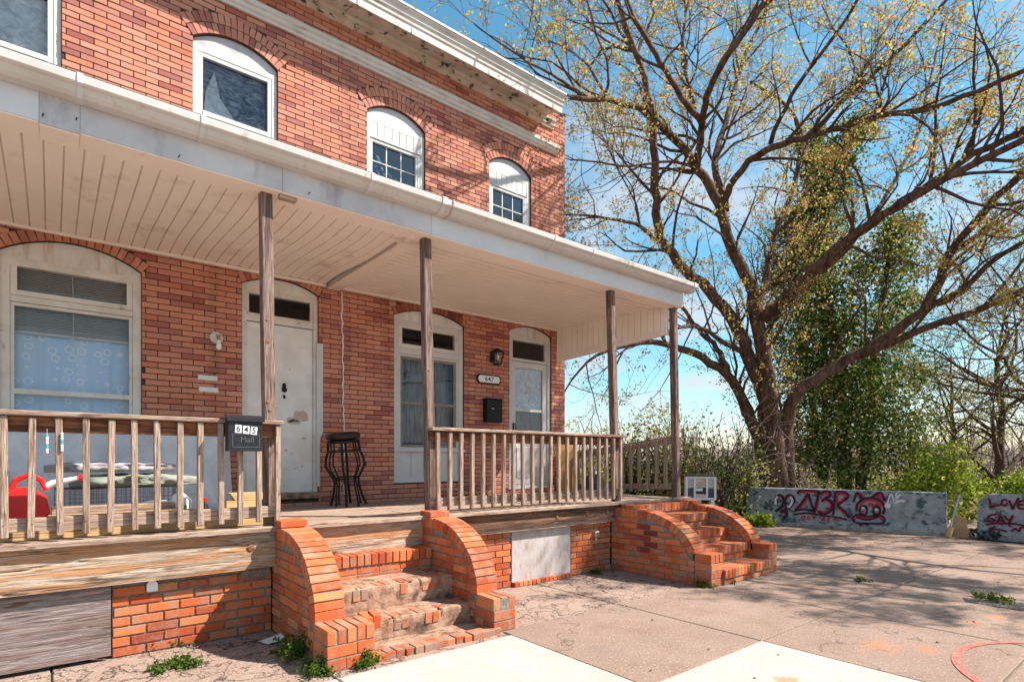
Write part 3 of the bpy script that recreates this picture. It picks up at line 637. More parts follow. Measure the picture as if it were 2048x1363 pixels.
MB().box(3.75, 4.98, y - .03, y + .05, 1.565, 1.60).build('sill', 'white', w)
room(w, L2, YF + .26)
# door of 647
d_ = ring4(MB(), D2[0] + .003, D2[1] - .003, 1.0, 3.50, .06, y, y + .10, wb=.03).build('door_frame', 'white', h2)
MB().prism(arch_poly(D2, 3.502, 14, .003), 1, y + .012, y + .06).build('head_panel', 'tymp', d_)
ring4(MB(), 5.923, 6.737, 3.10, 3.49, .045, y + .02, y + .07).build('transom_frame', 'white', d_)
MB().box(5.968, 6.692, y + .045, y + .049, 3.145, 3.445).build('pane', 'glass', d_)
dr = ring4(MB(), 5.925, 6.735, 1.035, 3.09, .10, y + .02, y + .06, wb=.72).build('storm_door', 'white', h2)
MB().box(6.03, 6.63, y + .03, y + .05, 2.26, 2.30).build('middle_rail', 'white', dr)
MB().box(6.025, 6.635, y + .035, y + .04, 2.30, 2.99).build('pane', 'glass', dr); MB().box(6.025, 6.635, y + .042, y + .047, 1.755, 2.26).build('pane', 'glass', dr)
cloth(6.02, 6.64, 2.28, 3.0, y + .055, .012, 40, 30, 3.0, 20).build('plastic_film', 'plastic_film', dr)
cloth(6.02, 6.64, 1.75, 2.28, y + .07, .015, 30, 10, 4.0, 9).build('plastic_film', 'sheer', dr)
for i in range(2): MB().rbox((6.18 + i * .30, y + .016, 1.40), (.27, .014, .52), .006).build('door_panel', 'white', dr)
m = MB(); m.rbox((5.975, y + .01, 1.98), (.03, .015, .16), .006); m.tube([(5.975, y, 2.04), (5.98, y - .035, 2.03), (5.985, y - .04, 1.93)], .009, 8); m.build('handle', 'black', dr)
MB().box(5.83, 6.83, y - .05, y + .02, .96, 1.0).build('door_sill', 'white', d_)
room(d_, (5.9, 6.76, 1.0, 3.2, 3.5), YF + .2, mat='room')
# caulked cable running down the joint between the houses
R_ = random.Random(3); pts = [(3.0 + R_.uniform(-.012, .012) + (3.66 - z) * .012, YF - .008, z) for z in np.arange(3.68, .95, -.06)]
cbl = MB().tube(pts, [R_.uniform(.005, .011) for _ in pts], 6).build('wall_cable', 'paper', h1)
for (x0, z0) in ((1.30, 2.36), (1.31, 2.225)): MB().box(x0, x0 + .2, YF - .0055, YF + .004, z0, z0 + .055).build('pale_brick', 'paper', h1)
# ------------------------------------------------------------------ porches
po1 = thing('front_porch', 'left porch with splintered wooden beam, cream slatted ceiling and junk behind its railing', 'porch', (0.7, 5.0, 0))
po2 = thing('front_porch', 'right porch with lengthwise cream ceiling boards and open end under the tree', 'porch', (5.1, 5.0, 0))
FL = 0.87
def rough_board(x0, x1, y, z0, z1, depth, amp, seed, mat, parent, name):
    nx = int((x1 - x0) / 0.02); nz = int((z1 - z0) / 0.012); m = MB(); vs = []
    for j in range(nz + 1):
        for i in range(nx + 1):
            x = x0 + (x1 - x0) * i / nx; z = z0 + (z1 - z0) * j / nz; e = min(j, nz - j) / 3.0
            s_ = mnoise.noise((x * 0.9, seed, z * 14)); s2 = mnoise.noise((x * 3.5, seed + 5, z * 40)); sp = abs(mnoise.noise((x * 0.7, seed + 9, z * 9 + 0.25 * mnoise.noise((x * 4, 1, seed)))))
            dep = amp * (0.6 * s_ + 0.3 * s2) - (amp * 1.3 * max(0, 1 - sp / 0.06) if sp < 0.06 else 0)
            vs.append((x, y - dep + (0.006 * (1 - e) if e < 1 else 0), z + (amp * .35 * mnoise.noise((x * 3, seed, 0)) if j in (0, nz) else 0)))
    fs = [(j * (nx + 1) + i, j * (nx + 1) + i + 1, (j + 1) * (nx + 1) + i + 1, (j + 1) * (nx + 1) + i) for j in range(nz) for i in range(nx)]
    m.add(vs, fs); m.box(x0, x1, y + amp * 1.6 + .004, y + depth, z0, z1)
    m.add([(x0, y - .004, z1), (x1, y - .004, z1), (x1, y + depth, z1 + .001), (x0, y + depth, z1 + .001), (x0, y - .004, z0), (x1, y - .004, z0), (x1, y + depth, z0), (x0, y + depth, z0)], [(0, 1, 2, 3), (7, 6, 5, 4), (0, 3, 7, 4), (1, 5, 6, 2)])
    return m.build(name, mat, parent)
b1 = rough_board(-1.6, 2.975, 4.97, .55, .848, .06, .012, 1.3, 'beam', po1, 'rim_beam')
MB().lathe((1.27, 4.965, .725), [(.002, -.004), (.03, .0), (.022, .005), (.004, .007)], 12, (0, -1, 0)).build('knot', 'knot', b1)
b2 = rough_board(2.98, 7.30, 4.97, .685, .848, .06, .006, 7.7, 'beam_dark', po2, 'rim_beam')
rough_board(3.105, 5.775, 4.985, .635, .683, .05, .004, 3.1, 'wood_x', po2, 'lower_trim_board')
for x in (3.35, 4.35, 4.72, 5.25, 5.62): MB().lathe((x, 4.97, .775 + rnd.uniform(-.03, .03)), [(.002, -.004), (.028, .0), (.02, .008), (.004, .010)], 10, (0, -1, 0)).build('knot', 'knot', b2)
for p, a, b in ((po1, -1.6, 2.975), (po2, 2.98, 7.42)):
    MB().rbox(((a + b) / 2, 4.965, .872), (b - a - .004, .10, .042), .006).build('deck_edge', 'wood_x', p)
    dk = MB().box(a, b, 5.03, 7.28, .78, .838).build('deck_frame', 'beam_dark', p)
    y = 5.018
    while y < 7.27:
        w_ = min(.138, 7.285 - y); MB().rbox(((a + b) / 2, y + w_ / 2, .855 + rnd.uniform(-.002, .002)), (b - a - .006, w_ - .006, .028), .003).build('deck_board', 'wood_x', dk); y += .138

def post(p, xb, xt, name='post', y=5.07):
    m = MB(); vs = []; k = 22
    for i in range(k + 1):
        t = i / k; z = FL + (3.70 - FL) * t; x = xb + (xt - xb) * t + .004 * mnoise.noise((xb, 0, z * 1.3)); w = .047 + .002 * mnoise.noise((z * 3, xb, 2))
        c = .008
        for a, b in ((-w + c, -w), (w - c, -w), (w, -w + c), (w, w - c), (w - c, w), (-w + c, w), (-w, w - c), (-w, -w + c)): vs.append((x + a, y + b, z))
    m.add(vs, [(i * 8 + j, i * 8 + (j + 1) % 8, (i + 1) * 8 + (j + 1) % 8, (i + 1) * 8 + j) for i in range(k) for j in range(8)] + [tuple(range(8))[::-1]])
    return m.build(name, 'post', p)
post(po1, 1.452, 1.41); post(po2, 3.03, 2.965); post(po2, 5.91, 5.79); post(po2, 7.27, 7.19)
m = MB(); m.rbox((3.03, 5.005, .93), (.095, .03, .12), .01); m.build('post_foot', 'wood_z', po2)
# carved hollow and knots on the left post
for z, s_ in ((2.44, .022), (2.62, .012), (1.86, .014), (1.93, .018), (1.06, .02)): MB().lathe((1.452 - (z - FL) / 2.83 * .042 + rnd.uniform(-.02, .025), 5.024, z), [(.002, -.003), (s_, .0), (s_ * .6, .004), (.003, .006)], 10, (0, -1, 0)).build('knot', 'knot', po1)
for (p, x, zs) in ((po2, 3.0, (2.75, 2.35, 1.5)), (po2, 5.86, (2.9, 2.2, 1.4))):
    for z in zs: MB().lathe((x + rnd.uniform(-.03, .02), 5.024, z), [(.002, -.003), (.015, .0), (.009, .004), (.003, .006)], 10, (0, -1, 0)).build('knot', 'knot', p)

def railing(p, x0, x1, xs):
    r = MB().rbox(((x0 + x1) / 2, 4.985, 1.757), (x1 - x0, .135, .034), .006).build('railing', 'wood_x', p)
    MB().rbox(((x0 + x1) / 2, 4.995, 1.685), (x1 - x0 - .03, .036, .105), .004).build('top_rail', 'subrail', r)
    MB().rbox(((x0 + x1) / 2, 4.995, 1.013), (x1 - x0 - .03, .036, .092), .004).build('bottom_rail', 'wood_x', r)
    for k, x in enumerate(xs):
        o = piece('baluster', (.042, .040, .80), 'wood_z', r, (x + rnd.uniform(-.004, .004), 4.954, 1.333 + rnd.uniform(-.006, .004)), (rnd.uniform(-.006, .006), rnd.uniform(-.012, .012), rnd.uniform(-.05, .05)), .004)
        if k % 1 == 0: piece('nail', (.006, .006, .006), 'black', r, (x, 4.935, 1.02), None, .001)
    return r
railing(po1, -1.6, 1.52, [-1.53 + .143 * k for k in range(22)])
railing(po2, 2.96, 5.955, [3.045 + .1408 * k for k in range(21)])
# end railing, sagging towards the back
er = MB().bar((7.20, 5.12, 1.735), (7.17, 7.27, 1.50), .04, .12).build('railing', 'wood_y', po2)
MB().bar((7.20, 5.12, 1.045), (7.17, 7.27, .97), .04, .09).build('bottom_rail', 'wood_y', er)
for k in range(26):
    t = (k + .6) / 26.2; y_ = 5.12 + 2.15 * t; zt = 1.735 - .235 * t; xo = 7.245 if k % 2 else 7.155
    piece('baluster', (.04, .04, .74), 'wood_z', er, (xo - .03 * t, y_, zt - .34), (0, rnd.uniform(-.02, .02), 0), .004)
MB().rbox((7.2, 5.5, 1.772), (.09, .09, .05), .006).build('block', 'wood_y', er)

# ceiling, fascia, gutter and roof
SZ = 3.705
for p, a, b in ((po1, -1.6, 2.78), (po2, 2.96, 7.10)):
    MB().box(a, b, 5.10, 7.29, SZ + .10, SZ + .13).build('ceiling_backing', 'dark', p)
so = MB().box(-1.6, 2.78, 7.262, 7.292, SZ - .012, SZ + .02).build('ceiling', 'vinyl_old', po1)
x = -1.58; k = 0
while x < 2.74:
    m = MB(); vs = []; n = 14; w_ = .118
    for i in range(n + 1):
        y_ = 5.10 + 2.16 * i / n; s_ = min(max((x - .2) / 2.2, 0), 1); wob = .030 * s_ * math.sin((y_ - 5.1) * 2.6 + .3) ; sag = -.012 * s_ * math.sin((y_ - 5.1) * 2.2) + .004 * mnoise.noise((x * 3, y_ * 2, 0))
        for dx_, dz in ((0.0, .016), (.004, .016), (.008, .001), (.050, .0), (.110, .0), (w_ - .005, .001), (w_ + .001, .016)): vs.append((x + dx_ + wob, y_, SZ + .012 + dz + sag))
    m.add(vs, [(i * 7 + j, i * 7 + j + 1, (i + 1) * 7 + j + 1, (i + 1) * 7 + j) for i in range(n) for j in range(6)]); m.build('ceiling_panel', 'vinyl_old', so); x += w_; k += 1
MB().box(2.80, 2.955, 5.10, 7.29, SZ - .03, SZ + .1).build('dividing_beam', 'vinyl_old', po2)
MB().bar((2.785, 5.35, SZ - .012), (2.80, 7.25, SZ - .01), .012, .012).build('loose_trim', 'chip', po1)
so2 = MB().box(2.96, 7.10, 7.262, 7.292, SZ - .005, SZ + .045).build('ceiling', 'vinyl', po2)
y_ = 5.10
while y_ < 7.25:
    w_ = .108; m = MB(); vs = []
    for xx in (2.957, 7.08):
        for dy_, dz in ((.0, .03), (.0, .002), (.004, .0), (.040, .0), (.07, .0), (w_ - .016, .002), (w_ - .012, .03)): vs.append((xx, min(y_ + dy_, 7.262), SZ + .022 + dz))
    m.add(vs, [(j, j + 1, j + 8, j + 7) for j in range(6)]); m.build('ceiling_panel', 'vinyl', so2); y_ += w_
xa = onY(78, 200, 4.93).x; xb = onY(160, 230, 4.93).x; xc = onY(565, 370, 4.93).x
for k, (p, a, b, z0, mt) in enumerate(((po1, -1.6, xa, SZ - .002, 'fascia_new'), (po1, xa, xb, SZ - .012, 'fascia'), (po1, xb, xc, SZ, 'fascia'), (po1, xc, 2.955, SZ - .003, 'fascia'), (po2, 2.957, 7.235, SZ - .005, 'fascia_new'))):
    o = MB().box(a + .001, b - .001, 4.93 - (.003 if k % 2 else 0), 5.10, z0, 3.905).build('fascia', mt, p)
    MB().box(a + .001, b - .001, 4.936, 5.16, z0 - .010, z0 - .001).build('beam_soffit', 'vinyl' if k == 4 else 'vinyl_old', o)
for (px_, py2) in ((85, 232), (152, 240), (357, 314), (617, 388)):
    q = onY(px_, py2, 4.925); MB().tube([(q.x, 4.93, q.z), (q.x + .004, 4.90, q.z + .006)], [.004, .004], 6).build('nail', 'black', po1)
MB().box(1.50, 1.64, 4.96, 5.02, SZ - .045, SZ - .012).build('exposed_block', 'beam', po1)
gp = [(4.926, 3.896), (4.842, 3.896), (4.812, 3.915), (4.788, 3.945), (4.766, 3.952), (4.756, 3.962), (4.752, 4.005), (4.758, 4.014), (4.772, 4.014), (4.772, 3.985), (4.926, 3.985)]
xj = onY(885, 410, 4.8).x
for p, a, b in ((po1, -1.6, 2.955), (po2, 2.957, xj), (po2, xj + .002, 7.36)):
    gt = MB().prism(gp, 0, a, b).build('gutter', 'gutter', p)
    MB().box(a, min(b, 7.28), 4.928, 4.94, 3.91, 4.085).build('drip_edge', 'white', p)
    MB().prism([(4.93, 4.062), (7.29, 4.55), (7.29, 4.58), (4.88, 4.088), (4.88, 4.075)], 0, a, min(b, 7.32)).build('roof', 'roof', p)
    if p is po1 or a > xj - .1: MB().box(a + (.0 if p is po1 else .1), b, 4.778, 4.92, 3.988, 3.992).build('gutter_debris', 'soil', gt)
def strap(px_, py2, w_=.034, g_=.006, mat='white'):
    xx = onY(px_, py2, 4.8).x; p = po1 if xx < 2.95 else po2
    m = MB(); m.prism([(yy - (g_ if yy < 4.9 else 0), zz + (g_ if zz > 3.99 else -g_)) for yy, zz in gp[:8]] + [(4.926, 4.020)], 0, xx - w_ / 2, xx + w_ / 2); m.build('gutter_strap', mat, p)
for q in ((160, 170), (405, 250), (742, 355), (1107, 480), (1184, 505), (1254, 535), (1385, 575)): strap(*q)
strap(885, 410, .05, .009, 'gutter'); strap(902, 415, .012, .010, 'chip')
# open end of the right porch: cladding boards under the roof
n = 19
ep = MB().bar((7.135, 5.12, 3.335), (6.935, 7.285, 3.19), .07, .05).build('end_panel', 'vinyl', po2)
for k in range(n):
    t0 = (k + .03) / n; t1 = (k + .97) / n; P = lambda t, z, dx_=0: (7.135 - .2 * t + dx_, 5.12 + 2.165 * t, z)
    zb = lambda t: 3.36 - .145 * t
    m = MB(); m.add([P(t0, zb(t0), -.022), P(t1, zb(t1), -.022), P(t1, SZ + .05, -.022), P(t0, SZ + .05, -.022), P(t0, zb(t0), .01), P(t1, zb(t1), .01), P(t1, SZ + .05, .01), P(t0, SZ + .05, .01)],
        [(0, 3, 2, 1), (4, 5, 6, 7), (0, 1, 5, 4), (1, 2, 6, 5), (2, 3, 7, 6), (3, 0, 4, 7)]); m.build('cladding_board', 'vinyl', ep)
m = MB(); m.add([(7.15, 5.12, 3.36), (6.95, 7.285, 3.215), (6.95, 7.285, 4.5), (7.15, 5.12, 4.06)], [(0, 1, 2, 3)]); m.build('gable_cladding', 'fascia', ep)
MB().bar((7.128, 5.13, SZ + .02), (6.93, 7.28, SZ + .02), .012, .02).build('seam', 'chip', ep)

# brick foundations of the porches
f1 = MB().box(.345, 1.455, 5.062, 5.3, -.02, .56).build('foundation', 'mortar_grey', po1)
lay(f1, brick_wall(.345, 1.455, 0.0, .55, 5.05, [], pitch=.0735, L=.212, j=.012, seed=8, depth=.09), 'stoop_worn2' if 'stoop_worn2' in M else 'stoop_o', 'stoop_i', 300)
MB().rbox((1.33, 5.045, .50), (.23, .01, .075), .004).build('mortar_patch', 'mortar_grey', f1)
fp = MB().box(-1.6, .335, 5.03, 5.05, .03, .555).build('plywood_panel', 'ply', po1)
tag(fp, 'grey weathered plywood closing the porch base')
lay(fp, brick_wall(-1.6, .335, -.02, .05, 5.055, [], pitch=.0735, L=.212, j=.012, seed=8, depth=.09), 'stoop_o', 'stoop_i', 300)
m = MB(); m.prism([(.555, .46), (.625, .46), (.625, .515), (.61, .54), (.57, .54), (.555, .515)], 1, 5.02, 5.05); m.build('vent_cap', 'plwhite', po1)
f2 = MB().box(3.10, 5.78, 5.065, 5.3, -.02, .63).build('foundation', 'mortar_grey', po2)
it = brick_wall(3.105, 4.075, 0.0, .635, 5.05, [], pitch=.0705, L=.212, j=.010, seed=9, depth=.09) + brick_wall(5.03, 5.775, 0.0, .635, 5.05, [], pitch=.0705, L=.212, j=.010, seed=10, depth=.09)
lay(f2, it, 'stoop_o', 'stoop_i', 300)
wp = MB().box(4.085, 5.02, 5.045, 5.064, .045, .63).build('access_panel', 'accesspanel', po2)
for k in range(14): piece('brick', (.062, .09, .05), 'stoop_o', f2, (4.12 + .0665 * k, 5.04, .022), None)
fs_ = MB().box(7.05, 7.29, 5.3, 7.28, -.02, .78).build('side_foundation', 'mortar_grey', po2)
m = MB(); m.rbox((5.47, 5.03, .485), (.075, .06, .075), .006); ub = m.build('utility_box', 'steel', po2)
MB().tube([(5.47, 5.03, .44), (5.468, 5.03, .40)], .012, 8).build('conduit', 'steel', ub)

# ------------------------------------------------------------------ stoops
def stoop(t, X0, X1, cw, yr, yA, a, zc, b, tmax, yfront, zP, pier_l, pier_r, steps, seed, dark=False):
    R_ = random.Random(seed); allb = []
    for ci, (x0, x1, px0, px1) in enumerate(((X0, X0 + cw, *pier_l), (X1 - cw, X1, *pier_r))):
        yP = yA - a * math.sin(tmax); outer = lambda tt, o=0.0: (yA - (a - o) * math.sin(tt), zc + (b - o) * math.cos(tt))
        prof = [(yr, -.02), (yr, zc + b - .012), (yA, zc + b - .012)] + [outer(tmax * i / 16, .012) for i in range(1, 17)] + [(yP, zP - .012), (yP, -.02)]
        ck = MB().prism(prof, 0, x0 + .008, x1 - .008).build('cheek_wall', 'mortar_grey', t)
        MB().box(px0 + .008, px1 - .008, yfront + .008, yP + .02, -.02, zP - .012).build('pier', 'mortar_grey', ck)
        xm = (x0 + x1) / 2; items = []
        L_ = 0; pts = [outer(tmax * i / 200) for i in range(201)]; cum = [0]
        for p, q in zip(pts, pts[1:]): L_ += math.hypot(q[0] - p[0], q[1] - p[1]); cum.append(L_)
        n = int(round(L_ / .0715))
        for i in range(n):
            s_ = L_ * (i + .5) / n; k = min(range(201), key=lambda q: abs(cum[q] - s_)); p = pts[k]; q0 = pts[max(k - 2, 0)]; q1 = pts[min(k + 2, 200)]
            th = math.atan2(q1[1] - q0[1], q1[0] - q0[0]); ty, tz = math.cos(th), math.sin(th); ny, nz = tz, -ty
            items.append((Vector((xm + R_.uniform(-.003, .003), p[0] - ny * .05, p[1] - nz * .05)), (cw, L_ / n - .011, .10), Euler((th, 0, 0)), None))
        yy = yA + .005
        while yy < yr - .03:
            w_ = min(.066, yr - yy); items.append((Vector((xm, yy + w_ / 2, zc + b - .05)), (cw, w_ - .008, .10), None, None)); yy += .066
        pitch = .0715; k = 0
        while k * pitch < zc + b - .115:
            z0 = k * pitch; zm = z0 + pitch / 2; ztop = z0 + pitch - .009
            if zm < zP - .1: yl = yP
            else:
                r_ = min(max((ztop - zc) / (b - .105), -1), 1); yl = yA - (a - .105) * math.sqrt(max(1 - r_ * r_, 0)) if ztop > zc else yP + .1
            yy = yr - (.106 if k % 2 else 0) 
            edge = [yr] ; q = yr - (.106 if k % 2 else .212)
            while q > yl + .03: edge.append(q); q -= .212
            edge.append(yl)
            for e0, e1 in zip(edge, edge[1:]):
                if e0 - e1 > .02:
                    mt = None
                    if dark and ci == 0:
                        cy, cz_ = (e0 + e1) / 2, zm
                        if abs(cy - 4.50) + abs(cz_ - .47) * 1.0 < .17 and abs(cz_ - .47) < .16: mt = 'stoop_dark'
                    items.append((Vector((xm + R_.uniform(-.003, .003), (e0 + e1) / 2, z0 + (pitch - .009) / 2)), (cw, e0 - e1 - .010, pitch - .009), None, mt))
            k += 1
        items.append((Vector((xm, yP + .052, (zP + zc + b * math.cos(tmax)) / 2 - .004)), (cw, .10, max(zc + b * math.cos(tmax) - zP, .02) + .008), None, None))
        # pier: courses and a cap of bricks on edge
        k = 0; ph = zP - .105
        rowsn = max(int(ph / .07), 1); hh = ph / rowsn
        for r_ in range(rowsn):
            cutsx = [px0, px1] if (px1 - px0) < .3 else [px0, (px0 + px1) / 2 + (.04 if r_ % 2 else -.04), px1]
            for c0, c1 in zip(cutsx, cutsx[1:]):
                ly = (yP - yfront)
                parts_y = [(yfront, yfront + ly)] if ly < .26 else [(yfront, yfront + ly * (.4 if r_ % 2 else .6)), (yfront + ly * (.4 if r_ % 2 else .6), yP)]
                for e0, e1 in parts_y: items.append((Vector(((c0 + c1) / 2, (e0 + e1) / 2, hh * (r_ + .5))), (c1 - c0 - .008, e1 - e0 - .008, hh - .009), None, None))
        nn = max(int(round((px1 - px0) / .072)), 2); wq = (px1 - px0) / nn
        for i in range(nn): items.append((Vector((px0 + wq * (i + .5), (yfront + yP) / 2 + R_.uniform(-.006, .006), zP - .05)), (wq - .012, yP - yfront - .004, .10), Euler((0, 0, R_.uniform(-.03, .03))), None))
        items = [(c_, d_, Euler(((r0.x if r0 else 0) + R_.uniform(-.012, .012), (r0.y if r0 else 0) + R_.uniform(-.015, .015), (r0.z if r0 else 0) + R_.uniform(-.012, .012))), m_) for c_, d_, r0, m_ in items]
        lay(ck, items, 'stoop_o', 'stoop_i', 300)
    for k, (z, y0, y1, style, zlow) in enumerate(steps):
        xa_, xb_ = X0 + cw + .003, X1 - cw - .003
        if style == 'brick':
            sp_ = MB().box(xa_, xb_, y0 + .02, yr, zlow - .02, z - .012).build('step', 'mortar_grey', t); items = []
            n = int(round((xb_ - xa_) / .0715)); wq = (xb_ - xa_) / n
            for i in range(n):
                items.append((Vector((xa_ + wq * (i + .5), y0 + .1 + R_.uniform(-.003, .003), z - .05 + R_.uniform(-.002, .002))), (wq - .008, .2, .1), None, None))
                if y1 - y0 > .23: items.append((Vector((xa_ + wq * (i + .5), (y0 + .208 + y1) / 2, z - .052)), (wq - .008, y1 - y0 - .212, .1), None, None))
            zz = z - .108; 
            while zz - zlow > .03:
                h_ = min(.066, zz - zlow); xx = xa_ - (.1 if k % 2 else 0)
                while xx < xb_:
                    p0, p1 = max(xx, xa_), min(xx + .212, xb_)
                    if p1 - p0 > .03: items.append((Vector(((p0 + p1) / 2, y0 + .062, zz - h_ / 2)), (p1 - p0 - .009, .09, h_ - .006), None, None))
                    xx += .212
                zz -= .07
            lay(sp_, items, 'stoop_o' if k % 2 == 0 or not dark else 'stoop_o', 'stoop_i', 300)
        elif style == 'cement':
            nx, ny = 70, 18; m = MB(); vs = []
            prof = [(y0 + .012, zlow), (y0 + .006, zlow + (z - zlow) * .5), (y0 + .002, z - .03), (y0 + .006, z - .01), (y0 + .02, z)] + [(y0 + .02 + (y1 - y0 - .02) * q / 8, z + .004 * q / 8) for q in range(1, 9)]
            for i in range(nx + 1):
                x = xa_ + (xb_ - xa_) * i / nx
                for (yy, zz) in prof:
                    nse = mnoise.noise((x * 6, yy * 6, zz * 9 + k)) * .010 + mnoise.noise((x * 22, yy * 22, zz * 22)) * .004
                    chip = -.014 if mnoise.noise((x * 5, k * 3.1, 0)) > .28 and abs(zz - z) < .04 and yy < y0 + .05 else 0
                    vs.append((x, yy - nse - chip * .8, zz + nse * .5 + chip))
            L_ = len(prof); m.add(vs, [(i * L_ + j, (i + 1) * L_ + j, (i + 1) * L_ + j + 1, i * L_ + j + 1) for i in range(nx) for j in range(L_ - 1)])
            sp_ = m.build('step', 'cement', t)
            for i in range(int((xb_ - xa_) / .072)):
                if R_.random() < .45: piece('brick', (.058, .012, .09), 'stoop_worn', sp_, (xa_ + .036 + .072 * i, y0 + .006, z - .058))
                if R_.random() < .42: piece('brick', (.058, .15, .012), 'stoop_worn', sp_, (xa_ + .036 + .072 * i, y0 + .09, z - .0015))
st1 = thing('brick_stoop', 'left brick stoop with worn cement steps and loose bricks, nearer the camera', 'steps', (2.28, 4.4, 0))
stoop(st1, 1.46, 3.10, .225, 5.048, 4.78, .75, .28, .60, math.radians(83), 3.77, .285, (1.445, 1.80), (2.86, 3.10),
      [(.60, 4.78, 5.03, 'brick', .39), (.39, 4.42, 4.80, 'cement', .185), (.19, 4.12, 4.45, 'cement', .03)], 21)
# flat rear blocks, loose bricks and the row of bricks set in the ground
for x, zt in ((1.572, .915), (2.988, .91)):
    piece('cap_brick', (.22, .20, .055), 'stoop_o', st1, (x, 4.92, zt))
for (x, y_, z, r) in ((1.85, 4.06, .225, -.14), (1.94, 4.09, .22, -.22)): piece('loose_brick', (.06, .2, .095), 'stoop_o', st1, (x, y_, z), (0, .05, r))
for k in range(15):
    piece('ground_brick', (.07 + (.02 if k > 11 else 0), .12, .06), 'stoop_worn', st1, (1.86 + .073 * k, 3.83 + .012 * math.sin(k) - .002 * k, .016 + rnd.uniform(-.006, .006)), (0, 0, rnd.uniform(-.06, .06)))
MB().box(1.8, 2.86, 3.88, 4.14, -.02, .028).build('ground_cement', 'cement', st1)
st2 = thing('brick_stoop', 'right brick stoop with brick treads and a dark red diamond in its side wall', 'steps', (6.54, 4.2, 0))
stoop(st2, 5.78, 7.31, .23, 5.046, 4.60, .86, .21, .60, math.radians(71), 3.565, .37, (5.78, 6.02), (7.08, 7.31),
      [(.845, 4.72, 4.955, 'brick', .72), (.72, 4.42, 4.74, 'brick', .545), (.545, 4.12, 4.44, 'brick', .37), (.37, 3.83, 4.14, 'brick', .18), (.18, 3.53, 3.85, 'brick', .0)], 22, True)
for x in (5.895, 7.195):
    for q in range(3): piece('cap_brick', (.225, .062, .05), 'stoop_o', st2, (x, 4.70 + .07 * q, .835))

# ------------------------------------------------------------------ things on and around the porches
mb_ = thing('mailbox', 'black mailbox with white number tiles hanging on the left railing', 'mailbox', (1.19, 4.85, 1.5))
MB().prism([(4.80, 1.515), (4.905, 1.515), (4.905, 1.79), (4.80, 1.765)], 0, 1.065, 1.315).build('body', 'mailblack', mb_)
MB().prism([(4.785, 1.748), (4.79, 1.745), (4.793, 1.768), (4.91, 1.797), (4.91, 1.805), (4.786, 1.775)], 0, 1.052, 1.328).build('lid', 'mailblack', mb_)
for k, (ch_, x, r) in enumerate((('6', 1.135, -.08), ('4', 1.192, -.06), ('5', 1.249, -.11))):
    tl = MB().rbox((0, 0, 0), (.048, .004, .062), .001)
    rot = Euler((0, -r * .8, 0)); R3 = rot.to_matrix(); tl.v = [tuple(R3 @ Vector(p) + Vector((x, 4.797, 1.688 - .006 * k))) for p in tl.v]
    tl.build('number_tile', 'plwhite', mb_)
    textmesh('numeral', ch_, .066, 'ink', mb_, (x, 4.7945, 1.688 - .006 * k), (math.radians(90), -r * .8, 0), .0004, .001)
textmesh('raised_lettering', 'Mail', .062, 'emboss', mb_, (1.20, 4.799, 1.605), (math.radians(90), 0, 0), .002)
ring4(MB(), 1.092, 1.292, 1.545, 1.652, .004, 4.7975, 4.802).build('raised_border', 'emboss', mb_)

mb2 = thing('mailbox', 'black wall mailbox between the window and the door of 647', 'mailbox', (5.465, 7.25, 2.0))
MB().rbox((5.465, 7.235, 2.22), (.31, .12, .36), .01).build('body', 'black', mb2); MB().rbox((5.465, 7.228, 2.405), (.33, .145, .02), .005).build('lid', 'black', mb2)
MB().lathe((5.42, 7.175, 2.25), [(.003, -.002), (.014, 0), (.012, .01), (.003, .012)], 12, (0, -1, 0)).build('lock', 'steel', mb2)
pl = thing('number_plaque', 'white house number plaque with black rim above the wall mailbox', 'number sign', (5.42, 7.29, 2.73))
def octo(w, h): return [(-w, 0), (-w, h * .35), (-w * .86, h), (w * .86, h), (w, h * .35), (w, -h * .35), (w * .86, -h), (-w * .86, -h), (-w, -h * .35)]
MB().prism([(5.425 + a, 2.725 + b) for a, b in octo(.235, .075)], 1, 7.278, 7.296).build('rim', 'black', pl)
MB().prism([(5.425 + a, 2.725 + b) for a, b in octo(.212, .055)], 1, 7.272, 7.28).build('face', 'plwhite', pl)
textmesh('number', '647', .095, 'ink', pl, (5.425, 7.2705, 2.725), (math.radians(90), 0, 0), .0006, .0008, 1.25)
ln = thing('wall_lantern', 'black metal wall lantern above the number plaque of 647', 'lamp', (5.5, 7.28, 3.0))
MB().rbox((5.5, 7.287, 3.08), (.09, .02, .16), .006).build('back_plate', 'black', ln)
MB().tube([(5.5, 7.28, 3.17), (5.5, 7.22, 3.20), (5.5, 7.16, 3.19)], .011, 8).build('arm', 'black', ln)
cx0, cy0 = 5.5, 7.16
m = MB(); m.lathe((cx0, cy0, 3.13), [(.125, 0), (.12, .015), (.05, .06), (.03, .075), (.004, .085)], 6); m.build('cap', 'black', ln)
m = MB(); m.lathe((cx0, cy0, 2.945), [(.05, 0), (.07, .012), (.07, .02)], 6); m.build('base', 'black', ln)
m = MB()
for k in range(6):
    a_ = 2 * math.pi * k / 6; u_ = Vector((0, 0, 1)).orthogonal().normalized(); w2 = Vector((0, 0, 1)).cross(u_); d1 = u_ * math.cos(a_) + w2 * math.sin(a_)
    m.tube([Vector((cx0, cy0, 2.955)) + d1 * .068, Vector((cx0, cy0, 3.135)) + d1 * .108], .006, 5)
m.build('cage', 'black', ln); MB().lathe((cx0, cy0, 2.965), [(.062, 0), (.098, .165)], 6).build('glass', 'glass', ln); MB().lathe((cx0, cy0, 3.02), [(.006, .1), (.02, .08), (.028, .04), (.02, .01), (.004, 0)], 12).build('bulb', 'bulb', ln)
bl = thing('bulb_light', 'bare white bulb on a round base beside the door of 645', 'lamp', (1.49, 7.29, 2.84))
